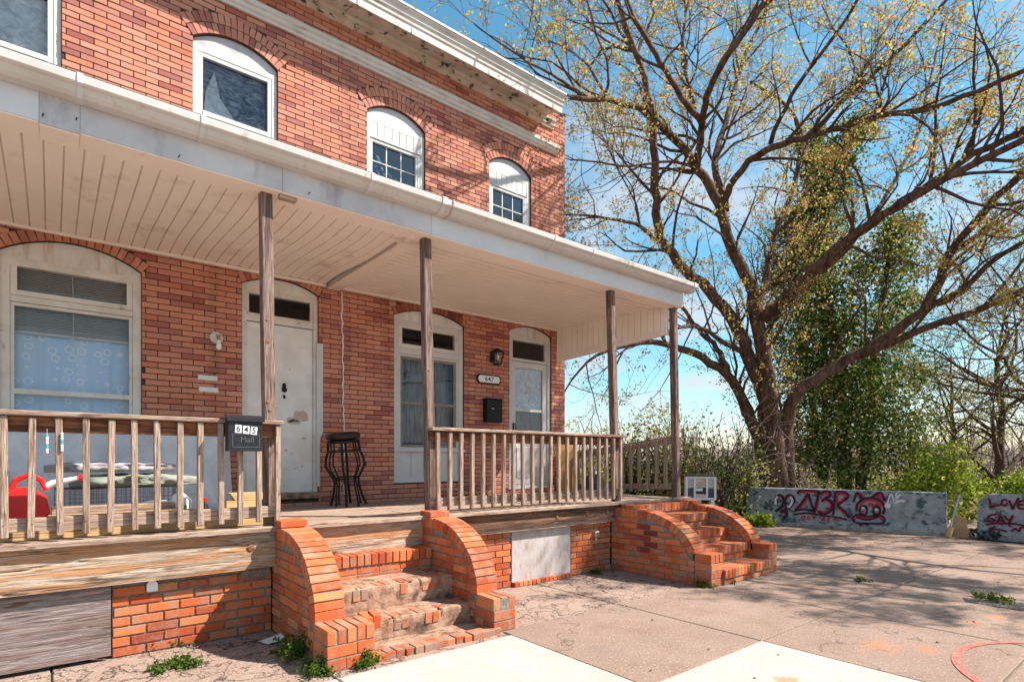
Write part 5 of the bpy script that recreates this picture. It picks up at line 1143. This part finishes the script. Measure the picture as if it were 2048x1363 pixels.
class Grower:
    def __init__(s, seed, up=0.25, leafper=(0, 6, 26), lens=(1.9, .85, .38), dens=(1.5, 2.6, 4.0), wob=.22, ang=(28, 62), sides=(5, 4, 3), minr=.0035):
        s.r = np.random.default_rng(seed); s.up = up; s.leafper = leafper; s.lens = lens; s.dens = dens; s.wob = wob; s.ang = ang; s.sides = sides; s.minr = minr; s.leaf = []
    def spawn(s, mb, pts, rad, level=0, tmin=.2, scale=1.0, lf=1.0):
        r = s.r; p = np.asarray(pts); seg = np.linalg.norm(np.diff(p, axis=0), axis=1); cum = np.r_[0, np.cumsum(seg)]; L = cum[-1]
        n = r.poisson(max(L * (1 - tmin) * s.dens[level], .3))
        for _ in range(n):
            t = L * r.uniform(tmin, 1.0); k = min(np.searchsorted(cum, t), len(p) - 1); k = max(k, 1); f = (t - cum[k - 1]) / max(seg[k - 1], 1e-6)
            o = p[k - 1] + (p[k] - p[k - 1]) * f; tg = (p[k] - p[k - 1]) / max(seg[k - 1], 1e-6); ro = rad[k - 1] + (rad[k] - rad[k - 1]) * f
            ln = s.lens[level] * scale * r.uniform(.45, 1.35); a = math.radians(r.uniform(*s.ang)); q = r.normal(size=3); q -= tg * q.dot(tg); q /= np.linalg.norm(q) + 1e-9
            d = tg * math.cos(a) + q * math.sin(a); d[2] += s.up * r.uniform(.2, 1.2); d /= np.linalg.norm(d)
            m = 6 if level == 0 else 4; cp = [o]; step = ln / m
            for i in range(m):
                d = d + r.normal(size=3) * s.wob; d[2] += s.up * .12; d /= np.linalg.norm(d); cp.append(cp[-1] + d * step)
            cr_ = max(min(ro * .55, (.036, .011, .0045)[level] * scale), s.minr); rr = [max(cr_ * (1 - .8 * i / m), s.minr * .7) for i in range(m + 1)]
            mb.tube([Vector(c) for c in cp], rr, s.sides[level], False); cp = np.array(cp)
            nl = r.poisson(ln * s.leafper[level] * lf)
            for _ in range(nl):
                u = r.uniform(.25, 1.0) ** .7 * m; i = min(int(u), m - 1); s.leaf.append(cp[i] + (cp[i + 1] - cp[i]) * (u - i) + r.normal(size=3) * .025)
            if level < 2: s.spawn(mb, cp, rr, level + 1, .2, scale, lf)

# --- the big tree: limbs as (picture x, y, depth) knots with end radii
TB = at(1545, 985, 13.9); TB.z = -.05
tree = thing('tree', 'tall spreading tree in new tan and green leaf behind the long barrier', 'tree', TB)
def dm(d): return 13.9 + (d - 12.6) * (1.25 if d < 12.6 else 1.0)
def knots(k, big=False): return [at(a, b, dm(d) if big else d) for a, b, d in k]
LIMBS = [  # knots, r0, r1, twigs, leaf factor
 ([(1556, 950, 12.6), (1534, 860, 12.5), (1528, 780, 12.4), (1490, 705, 12.3), (1472, 640, 12.2), (1426, 591, 12.0), (1357, 528, 11.7), (1320, 484, 11.4), (1311, 400, 11.2), (1311, 313, 11.0), (1303, 240, 10.9), (1290, 158, 10.7), (1270, 99, 10.6), (1250, 50, 10.5), (1233, -10, 10.4), (1205, -90, 10.3)], .30, .045, 1, .8),
 ([(1560, 950, 12.5), (1548, 880, 12.4), (1540, 800, 12.3), (1522, 700, 12.2), (1515, 638, 12.1), (1496, 554, 12.0), (1463, 488, 11.9), (1448, 450, 11.8), (1428, 380, 11.7), (1395, 333, 11.5), (1375, 304, 11.4), (1309, 238, 11.0), (1270, 208, 10.7), (1224, 198, 10.4), (1184, 200, 10.1), (1140, 194, 9.9)], .34, .05, 1, .9),
 ([(1190, 201, 10.15), (1131, 168, 9.8), (1098, 145, 9.6), (1062, 129, 9.5), (1019, 99, 9.3), (979, 73, 9.2), (948, 48, 9.1)], .05, .012, 1.3, 1.0),
 ([(1535, 940, 12.6), (1512, 860, 12.6), (1475, 775, 12.5), (1445, 738, 12.4), (1405, 712, 12.2), (1350, 692, 11.9), (1290, 680, 11.5), (1230, 695, 11.1), (1180, 715, 10.8), (1140, 760, 10.6), (1110, 820, 10.5)], .25, .010, .9, .6),
 ([(1455, 745, 12.4), (1440, 700, 12.2), (1400, 665, 12.0), (1375, 625, 11.8), (1350, 600, 11.6), (1310, 575, 11.3)], .11, .03, 1, .6),
 ([(1492, 705, 12.3), (1455, 690, 12.0), (1410, 655, 11.5), (1375, 650, 11.0), (1330, 665, 10.5)], .10, .025, 1, .6),
 ([(1395, 333, 11.5), (1405, 251, 10.9), (1412, 198, 10.3), (1435, 142, 9.8), (1461, 99, 9.4), (1500, 50, 9.2), (1540, -15, 9.1), (1580, -90, 9.0)], .12, .05, 1, .7),
 ([(1446, 396, 11.8), (1425, 313, 12.2), (1445, 264, 12.6), (1465, 198, 13.0), (1475, 158, 13.2), (1491, 109, 13.5), (1520, 50, 13.8), (1560, -30, 14.1)], .13, .04, 1, 1),
 ([(1405, 251, 10.9), (1349, 172, 10.1), (1306, 106, 9.4), (1270, 40, 8.8), (1240, -25, 8.4), (1215, -100, 8.1)], .095, .04, 1, .7),
 ([(1390, 215, 11.5), (1362, 116, 11.9), (1366, 66, 12.2), (1378, -10, 12.5)], .075, .03, 1, 1),
 ([(1570, 900, 12.5), (1572, 840, 12.4), (1588, 782, 12.2), (1632, 756, 12.0), (1720, 708, 11.6), (1808, 646, 11.2), (1861, 607, 11.0), (1887, 523, 10.8), (1918, 479, 10.7), (1988, 400, 10.4), (2060, 335, 10.1), (2200, 250, 9.6)], .24, .06, .7, .45),
 ([(1861, 607, 11.0), (1905, 602, 10.8), (1940, 567, 10.6), (1984, 519, 10.3), (2050, 481, 10.0), (2180, 420, 9.4)], .11, .04, .7, .45),
 ([(1896, 510, 10.8), (1940, 480, 10.9), (1975, 457, 11.0), (2050, 409, 11.2), (2160, 350, 11.5)], .09, .035, .7, .45),
 ([(1522, 645, 12.1), (1560, 610, 11.9), (1619, 563, 11.6), (1676, 510, 11.3), (1742, 440, 11.0), (1797, 416, 10.7), (1863, 366, 10.4), (1945, 307, 10.0), (2050, 261, 9.5), (2220, 180, 8.8)], .17, .06, .9, .6),
 ([(1448, 420, 11.8), (1456, 386, 11.6), (1470, 357, 11.4), (1500, 320, 11.1), (1549, 290, 10.8), (1615, 274, 10.5), (1707, 248, 10.1), (1780, 228, 9.8), (1863, 218, 9.5), (1945, 185, 9.1), (2050, 140, 8.6), (2180, 90, 8.0)], .12, .04, 1, .8),
 ([(1515, 640, 12.2), (1540, 510, 12.5), (1559, 436, 12.8), (1589, 380, 13.1), (1605, 264, 13.5), (1592, 225, 13.6), (1559, 198, 13.7), (1500, 162, 13.7)], .13, .04, 1, .9),
 ([(1618, 274, 10.5), (1681, 205, 10.3), (1747, 149, 10.0), (1813, 86, 9.7), (1879, 17, 9.4), (1940, -50, 9.1)], .075, .03, 1, .8),
 ([(1742, 440, 11.0), (1790, 360, 11.2), (1830, 290, 11.5), (1850, 200, 11.9), (1870, 120, 12.3), (1890, 20, 12.6)], .06, .025, 1, .7),
 ([(1540, 290, 10.9), (1580, 190, 10.4), (1640, 110, 9.8), (1700, 30, 9.2), (1750, -60, 8.7)], .07, .03, 1, .9),
 ([(1320, 484, 11.4), (1270, 445, 11.0), (1210, 435, 10.7), (1150, 428, 10.4), (1115, 430, 10.2)], .07, .02, 1, .9),
 ([(1395, 335, 11.5), (1340, 320, 11.0), (1250, 335, 10.6), (1190, 322, 10.3), (1140, 320, 10.0)], .05, .018, 1, 1),
 # limbs over the street, outside the picture to the right, that shade the paving
 ([(1512, 640, 12.1), (1700, 470, 10.6), (1900, 350, 9.4), (2200, 200, 8.2), (2600, 120, 7.2), (2900, 60, 6.6)], .13, .05, 1, 2.2),
 ([(1720, 708, 11.6), (1900, 640, 10.2), (2100, 560, 9.2), (2400, 420, 8.2), (2700, 330, 7.4), (3000, 250, 7.0)], .12, .05, 1, 2.0),
 ([(2050, 261, 9.5), (2250, 150, 9.4), (2500, 60, 9.2), (2750, 0, 8.8)], .08, .03, 1, 2.4),
 ([(2060, 335, 10.1), (2300, 300, 10.2), (2600, 240, 10.0), (2900, 200, 9.6)], .08, .03, 1, 2.4),
 ([(2050, 140, 8.6), (2300, 60, 7.6), (2600, 20, 6.8), (2900, 20, 6.2)], .07, .03, 1, 2.4),
 ([(2050, 481, 10.0), (2300, 400, 9.8), (2600, 330, 9.5), (2900, 300, 9.2)], .07, .03, 1, 2.2),
]
gr = Grower(5, .25, (0, 2.4, 9.5), (2.0, 1.0, .5), (2.4, 3.4, 4.6), minr=.0036)
for k, (kn, r0, r1, tw, lf) in enumerate(LIMBS):
    pts, L_ = interp(knots(kn, True), max(int(len(kn) * 3), 8))
    if k in (0, 1, 3, 10): pts[0][2] = -.05
    r_ = np.linspace(0, 1, len(pts)); r0 *= .74; r1 *= .80; rad = list(r0 + (r1 - r0) * r_ ** .7)
    if k in (0, 1, 3, 10): rad[0] *= 1.3; rad[1] *= 1.12
    pj = pts + np.random.default_rng(k).normal(size=pts.shape) * np.minimum(.25 * np.array(rad), .03)[:, None]
    nm = 'trunk' if k == 1 else 'limb'
    lo = MB().tube([Vector(p) for p in pj], rad, 12 if r0 > .15 else 8).build(nm, 'bark', tree, True)
    mb = MB(); gr.spawn(mb, pj, rad, 0, .30 if r0 > .2 else .12, 1.0, lf * (.35 if k in (10, 11, 12) else .55 if k in (13, 16, 17) else .75 if k < 21 else .8))
    if mb.v: mb.build('twigs', 'twig', lo, kind='stuff')
lv = np.array(gr.leaf); cl_ = np.repeat(lv, 5, axis=0) + rng.normal(size=(len(lv) * 5, 3)) * .05
fast_mesh('crown', leaves(cl_, .047, .5, 3, .4), 4, 'leaf', tree, 'stuff')
# pale dead vine stems on the trunk
m = MB(); R_ = random.Random(9)
for k in range(46):
    q = at(R_.uniform(1500, 1585), R_.uniform(820, 980), 13.45); cp = [q]
    dd = Vector((R_.uniform(-1, 1), R_.uniform(-1, 1), R_.uniform(-.8, 1.2))).normalized()
    for i in range(5): dd = (dd + Vector((R_.uniform(-.6, .6), R_.uniform(-.6, .6), R_.uniform(-.5, .5)))).normalized(); cp.append(cp[-1] + dd * .14)
    m.tube(cp, .006, 4, False)
m.build('dead_vines', 'vine', tree, kind='stuff')

# --- generic tree for the background
def bg_tree(name, label, base, H, spread, seed, bark, leafmat_, leafper, group=None, nlimb=7, size=.07, r0=.13, up=.3, lean=(0, 0), dens=(1.5, 2.2, 2.6), lens=(1.7, .9, .45)):
    r = np.random.default_rng(seed); B = Vector(base); t = thing(name, label, 'tree', B, group); g_ = Grower(seed + 1, up, leafper, lens, dens, .24)
    tp = [np.array([B.x + lean[0] * f * f + r.normal() * .12 * f, B.y + lean[1] * f * f + r.normal() * .12 * f, B.z - .05 + H * .8 * f]) for f in np.linspace(0, 1, 9)]
    rad = list(r0 * (1 - .82 * np.linspace(0, 1, 9))); lo = MB().tube([Vector(p) for p in tp], rad, 8).build('trunk', bark, t, True); mb = MB(); g_.spawn(mb, tp, rad, 0, .3)
    for k in range(nlimb):
        f = r.uniform(.22, .85); i = int(f * 8); o = tp[i]; a = 2 * math.pi * (k / nlimb) + r.uniform(-.4, .4); L_ = spread * r.uniform(.7, 1.2); cp = [o]; d = np.array([math.cos(a), math.sin(a), r.uniform(.35, 1.0)]); d /= np.linalg.norm(d)
        for q in range(7): d = d + r.normal(size=3) * .16; d[2] += .03; d /= np.linalg.norm(d); cp.append(cp[-1] + d * L_ / 7)
        rd = list(rad[i] * .6 * (1 - .8 * np.linspace(0, 1, 8))); rd = [max(x, .006) for x in rd]; l2 = MB().tube([Vector(p) for p in cp], rd, 6).build('limb', bark, t, True); m2 = MB(); g_.spawn(m2, np.array(cp), rd, 0, .2)
        if m2.v: m2.build('twigs', bark, l2, kind='stuff')
    if mb.v: mb.build('twigs', bark, lo, kind='stuff')
    if g_.leaf:
        lv = np.array(g_.leaf); lv = np.repeat(lv, 2, axis=0) + r.normal(size=(len(lv) * 2, 3)) * .04; fast_mesh('crown', leaves(lv, size, .4, seed), 4, leafmat_, t, 'stuff')
    return t
def G0(px, d): p = at(px, 918, d); return (p.x, p.y, -.05)
# bare trees at the right and the scrub wood behind
bg_tree('tree', 'bare branching tree at the far right above the second barrier', G0(2000, 17), 7.5, 4.2, 31, 'twig', 'pale', (0, 2, 7), None, 12, .05, .16, .08, (0, 0), (2.2, 3.0, 3.4), (2.0, 1.0, .5))
bg_tree('tree', 'slim bare tree right of the ivy covered tree', G0(1905, 19), 6.2, 3.2, 32, 'twig', 'pale', (0, 2, 7), None, 11, .05, .12, .1, (0, 0), (2.0, 2.8, 3.2), (1.8, .95, .5))
bg_tree('tree', 'leaning bare tree just outside the right edge of view', G0(2140, 15), 7.5, 4.6, 33, 'twig', 'pale', (0, 2, 7), None, 12, .05, .16, .04, (-1.2, .6), (2.2, 3.0, 3.2), (2.2, 1.1, .5))
for k, (px_, d, H) in enumerate(((1830, 26, 4.6), (1880, 29, 4.2), (1925, 26, 4.9), (1965, 31, 4.6), (2005, 25, 4.0), (2045, 28, 5.0), (2090, 26, 4.4))):
    bg_tree('thicket_tree', ('low bare thicket tree directly above the yellow green shrub', 'bare thicket tree behind the slim bare tree', 'tallest bare thicket tree over the gap between the barriers', 'farthest bare thicket tree above the second barrier', 'shortest bare thicket tree above the second barrier', 'bare thicket tree cut by the right edge of the picture', 'bare thicket tree standing just past the right edge')[k], G0(px_, d), H, 2.4, 50 + k, 'bare', 'pale', (0, 0, 1.5), 'bare thicket trees in the far scrub', 6, .06, .08, .2, (0, 0), (1.6, 2.4, 3.0), (1.3, .8, .45))
for k, (px_, d, H) in enumerate(((1180, 24, 3.0), (1260, 22, 3.3), (1330, 23, 3.6))):
    bg_tree('thicket_tree', ('small leafy thicket tree behind the middle of the right railing', 'leafy thicket tree just right of the third porch post', 'leafy thicket tree beside the end porch post')[k], G0(px_, d), H, 2.2, 70 + k, 'bare', 'pale', (0, 4, 14), 'leafy thicket trees past the porch', 6, .08, .07, .2, (0, 0), (1.6, 2.2, 2.6), (1.2, .7, .4))

# --- ivy covered tree
iv = thing('ivy_tree', 'tall tree smothered in dark green ivy behind the spreading tree', 'tree', G0(1690, 15.5))
cols = [([(1690, 975, 15.5), (1685, 850, 15.5), (1675, 720, 15.5), (1655, 600, 15.6), (1640, 480, 15.7), (1650, 400, 15.8), (1690, 300, 15.9), (1712, 250, 16)], (1.50, 1.45, 1.25, 1.1, .85, .62, .5, .3), .2),
        ([(1720, 960, 15.2), (1740, 850, 15.2), (1750, 720, 15.3), (1765, 600, 15.4), (1780, 500, 15.5), (1800, 430, 15.6)], (1.3, 1.35, 1.15, .95, .65, .35), .14),
        ([(1640, 960, 15.8), (1625, 800, 15.8), (1600, 650, 15.9), (1580, 520, 16.0), (1585, 430, 16.1)], (1.1, 1.15, 1.0, .65, .35), .12),
        ([(1650, 420, 15.8), (1630, 330, 15.9), (1620, 270, 16.0)], (.6, .45, .25), .08)]
dk_, lt = [], []
for k, (kn, rds, tr_) in enumerate(cols):
    pts, L_ = interp(knots(kn), 40); pts[0][2] = min(pts[0][2], -.02)
    MB().tube([Vector(p) for p in pts], list(tr_ * (1 - .7 * np.linspace(0, 1, 40))), 8).build('trunk' if k == 0 else 'stem', 'bark', iv, True)
    rr_ = np.interp(np.linspace(0, 1, 40), np.linspace(0, 1, len(rds)), rds)
    ncl = int(135 * L_ / 5)
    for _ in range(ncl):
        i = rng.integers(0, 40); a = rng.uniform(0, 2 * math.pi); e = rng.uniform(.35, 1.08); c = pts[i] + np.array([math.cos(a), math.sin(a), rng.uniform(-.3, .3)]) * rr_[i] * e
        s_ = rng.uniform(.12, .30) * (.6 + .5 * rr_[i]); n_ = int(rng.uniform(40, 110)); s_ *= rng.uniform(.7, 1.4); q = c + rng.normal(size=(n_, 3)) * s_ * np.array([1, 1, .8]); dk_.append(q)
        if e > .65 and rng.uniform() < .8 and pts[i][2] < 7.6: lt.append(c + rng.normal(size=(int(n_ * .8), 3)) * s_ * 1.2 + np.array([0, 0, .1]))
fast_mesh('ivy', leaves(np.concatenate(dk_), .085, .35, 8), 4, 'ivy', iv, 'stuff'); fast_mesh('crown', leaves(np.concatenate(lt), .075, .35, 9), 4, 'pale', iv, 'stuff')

# --- shrubs
def shrub(label, base, rx, ry, h_, seed, leafm, n_cl, per, size, name='shrub', nst=14, bark='twig', group=None, low=.08):
    r = np.random.default_rng(seed); B = np.array(base); t = thing(name, label, 'shrub', base, group); mb = MB(); pts = []
    for k in range(nst):
        a = r.uniform(0, 2 * math.pi); rr_ = r.uniform(.15, 1); tip = B + np.array([rx * rr_ * math.cos(a), ry * rr_ * math.sin(a), h_ * r.uniform(.5, 1.0)]); st_ = B + np.array([.2 * rx * math.cos(a), .2 * ry * math.sin(a), 0]); cp = []
        for f in np.linspace(0, 1, 7): cp.append(st_ + (tip - st_) * np.array([f ** 1.4, f ** 1.4, f]) + r.normal(size=3) * .05 * h_ * f)
        rd = list(.022 * (1 - .8 * np.linspace(0, 1, 7)) * max(h_ / 1.6, .5)); mb.tube([Vector(p) for p in cp], rd, 4, False); g_ = Grower(seed * 7 + k, .2, (0, 0, 0), (.5 * h_ / 1.6, .25, .12), (2.0, 2.0, 0), .3, sides=(3, 3, 3)); g_.spawn(mb, np.array(cp), rd, 0, .3); 
        for _ in range(max(n_cl // nst, 1)):
            f = r.uniform(.25, 1); i = min(int(f * 6), 5); c = cp[i] + r.normal(size=3) * np.array([rx, ry, h_]) * .12; c[2] = max(c[2], low); n_ = int(per * r.uniform(.4, 1.4)); q = c + r.normal(size=(n_, 3)) * r.uniform(.06, .16) * max(h_, 1) ; q[:, 2] = np.maximum(q[:, 2], .03); pts.append(q)
    mb.build('stems', bark, t); fast_mesh('foliage', leaves(np.concatenate(pts), size, .4, seed), 4, leafm, t, 'stuff'); return t
shrub('bright yellow green shrub behind the right end of the long barrier', G0(1860, 14.2), 1.25, 1.0, 2.0, 101, 'bright', 90, 60, .085)
shrub('lower bright green shrub in the gap between the barriers', G0(1940, 14.6), 1.0, .8, 1.25, 102, 'bright', 70, 60, .08)
shrub('spreading bright green groundcover bush behind the second barrier', G0(2030, 15.0), 1.5, 1.0, 1.15, 103, 'bright', 110, 70, .085)
shrub('small bright bush between ivy tree and yellow green shrub', G0(1790, 13.9), .8, .7, 1.25, 108, 'bright', 50, 45, .08)
shrub('tangled pale leafy shrub left of the tall tree trunk', G0(1465, 13.4), 1.1, .9, 2.1, 104, 'pale', 60, 40, .075, nst=22)
shrub('dark stemmed shrub beside the white cabinet', G0(1425, 12.6), .9, .8, 2.3, 105, 'weed', 60, 36, .07, nst=22)
shrub('broad leafy thicket behind the right porch post', G0(1370, 14.5), 1.4, 1.2, 2.5, 106, 'pale', 80, 40, .08, nst=20)
shrub('dense low thicket behind the end railing', G0(1290, 15.0), 1.6, 1.2, 2.1, 107, 'weed', 90, 45, .08, nst=18)
shrub('brown leafy brush under the ivy tree', G0(1620, 13.6), 1.0, .8, 1.6, 109, 'pale', 40, 30, .06, nst=24, bark='bare')
shrub('yellow green thicket seen through the porch balusters', G0(1190, 15.5), 1.5, 1.2, 2.0, 110, 'bright', 70, 45, .08, nst=16)
# scrub covering the ground behind the barriers and far hedge line
pts = []
for _ in range(1500):
    u = rng.uniform(1100, 2300); d = rng.uniform(13.5, 40); p = np.array(at(u, 918, d)); 
    if p[0] < 13.2 and p[1] < 8: continue
    p[2] = rng.uniform(.0, .35 + d * .012); pts.append(p + rng.normal(size=(34, 3)) * np.array([.3, .3, .16]))
pts = np.concatenate(pts); pts[:, 2] = np.maximum(pts[:, 2], 0.0)
o = fast_mesh('scrub', leaves(pts, .11, .4, 12), 4, 'pale', None, 'stuff', (20, 8, 0)); tag(o, 'scrubby undergrowth covering the ground behind the barriers', 'undergrowth')
m = MB(); gq = Grower(77, .3, (0, 0, 0), (1.3, .7, .35), (1.5, 2.0, 1.0), .25, sides=(3, 3, 3))
for k in range(330):
    u = rng.uniform(1150, 2250); d = rng.uniform(18, 42); p = np.array(at(u, 918, d)); p[2] = 0; H = rng.uniform(1.6, 3.4); cp = [p + np.array([rng.normal() * .1 * f, rng.normal() * .1 * f, H * f]) for f in np.linspace(0, 1, 6)]; rd = list(.04 * (1 - .8 * np.linspace(0, 1, 6))); m.tube([Vector(q) for q in cp], rd, 4, False); gq.spawn(m, np.array(cp), rd, 0, .15)
o = m.build('brushwood', 'bare', None, kind='stuff', loc=(25, 12, 0)); tag(o, 'grey brown leafless brushwood far behind the barriers', 'brushwood')
# far wooded rise
m = MB(); vs = []; n = 90
for i in range(n + 1):
    a = math.radians(-60 + 150 * i / n); R0 = 120; h_ = 3.5 + 1.6 * mnoise.noise((i * .16, 0, 0)) + .9 * mnoise.noise((i * .7, 2, 0))
    for r_, z in ((R0, -1), (R0 + 4, h_ * .6), (R0 + 12, h_), (R0 + 60, h_ * .8)): vs.append((r_ * math.cos(a), r_ * math.sin(a), z))
m.add(vs, [(i * 4 + j, (i + 1) * 4 + j, (i + 1) * 4 + j + 1, i * 4 + j + 1) for i in range(n) for j in range(3)]); o = m.build('hills', 'hill', None, True); tag(o, kind='structure')
# tree across the street that the windows mirror
bg_tree('tree', 'bare tree across the street mirrored in the upper windows', (10.5, -8.5, -.05), 11, 5.0, 90, 'twig', 'leaf', (0, 1, 5), None, 9, .09, .25, .3)

# --- weeds
def weed(label, base, n, spread, h_, seed, mat='weed', size=.05):
    r = np.random.default_rng(seed); B = np.array(base); t = thing('weed', label, 'weeds', base, None); q = []; mb = MB()
    for k in range(n):
        a = r.uniform(0, 6.28); rr_ = r.uniform(0, 1) ** .7 * spread; b = B + np.array([rr_ * math.cos(a), rr_ * math.sin(a), 0]); tip = b + np.array([r.normal() * .04, r.normal() * .04, h_ * r.uniform(.3, 1)]); mb.tube([Vector(b), Vector((b + tip) / 2 + r.normal(size=3) * .008), Vector(tip)], .0016, 3, False)
        for f in np.linspace(.2, 1, 7): q.append(b + (tip - b) * f + r.normal(size=(2, 3)) * .012)
    q = np.concatenate(q); q[:, 2] = np.maximum(q[:, 2], .005); mb.build('stalks', mat, t); fast_mesh('foliage', leaves(q, size, .4, seed), 4, mat, t, 'stuff')
for k, (px_, py2, n, sp2, h_, lab) in enumerate(((600, 1310, 60, .16, .16, 'thick green weeds growing against the near stoop pier'), (640, 1345, 34, .10, .10, 'green weeds at the front foot of the near stoop'), (725, 1330, 22, .07, .10, 'small weeds before the ground row of bricks'), (745, 1322, 8, .03, .09, 'single leafy seedling at the edge of the pale slab'),
      (350, 1333, 40, .12, .04, 'low weeds in the cracks below the left porch'), (330, 1290, 26, .12, .05, 'sparse weeds along the left foundation'), (1410, 1172, 22, .06, .07, 'weeds at the front corner of the far stoop'), (1195, 1146, 12, .05, .05, 'tiny weeds at the base of the far stoop wall'),
      (1500, 1050, 50, .10, .22, 'leafy green weeds at the left foot of the long barrier'), (1530, 1052, 60, .12, .25, 'second clump of leafy weeds along the long barrier'), (1458, 1165, 14, .05, .04, 'sparse weeds in front of the far stoop bottom step'), (1720, 1162, 10, .04, .05, 'lone tuft of grass in the paving joint'), (1985, 1200, 30, .14, .05, 'short grass on the dark asphalt patch'))):
    p = onG(px_, py2); weed(lab, (p.x, p.y, .001), int(n * 1.1), sp2 * 1.3, h_ * 1.1, 200 + k, 'bright' if k in (3, 8, 9) else 'weed', .065 if k in (8, 9) else .024)
m = MB(); R_ = random.Random(12)
for k in range(140):
    x = R_.uniform(-.3, 10.5); y_ = R_.uniform(.6, 5.0)
    if R_.random() < .5: x, y_ = R_.uniform(10, 12.6), R_.uniform(2.5, 6)
    s_ = R_.uniform(.006, .022); m.rbox((x, y_, .008), (s_, s_ * R_.uniform(.5, 1), s_ * .4), .001, Euler((0, R_.uniform(-.3, .3), R_.uniform(0, 3))))
o = m.build('ground_litter', 'soil', loc=(5, 3, 0)); tag(o, 'scattered dead leaf bits and grit on the paving', 'litter', kind='stuff')
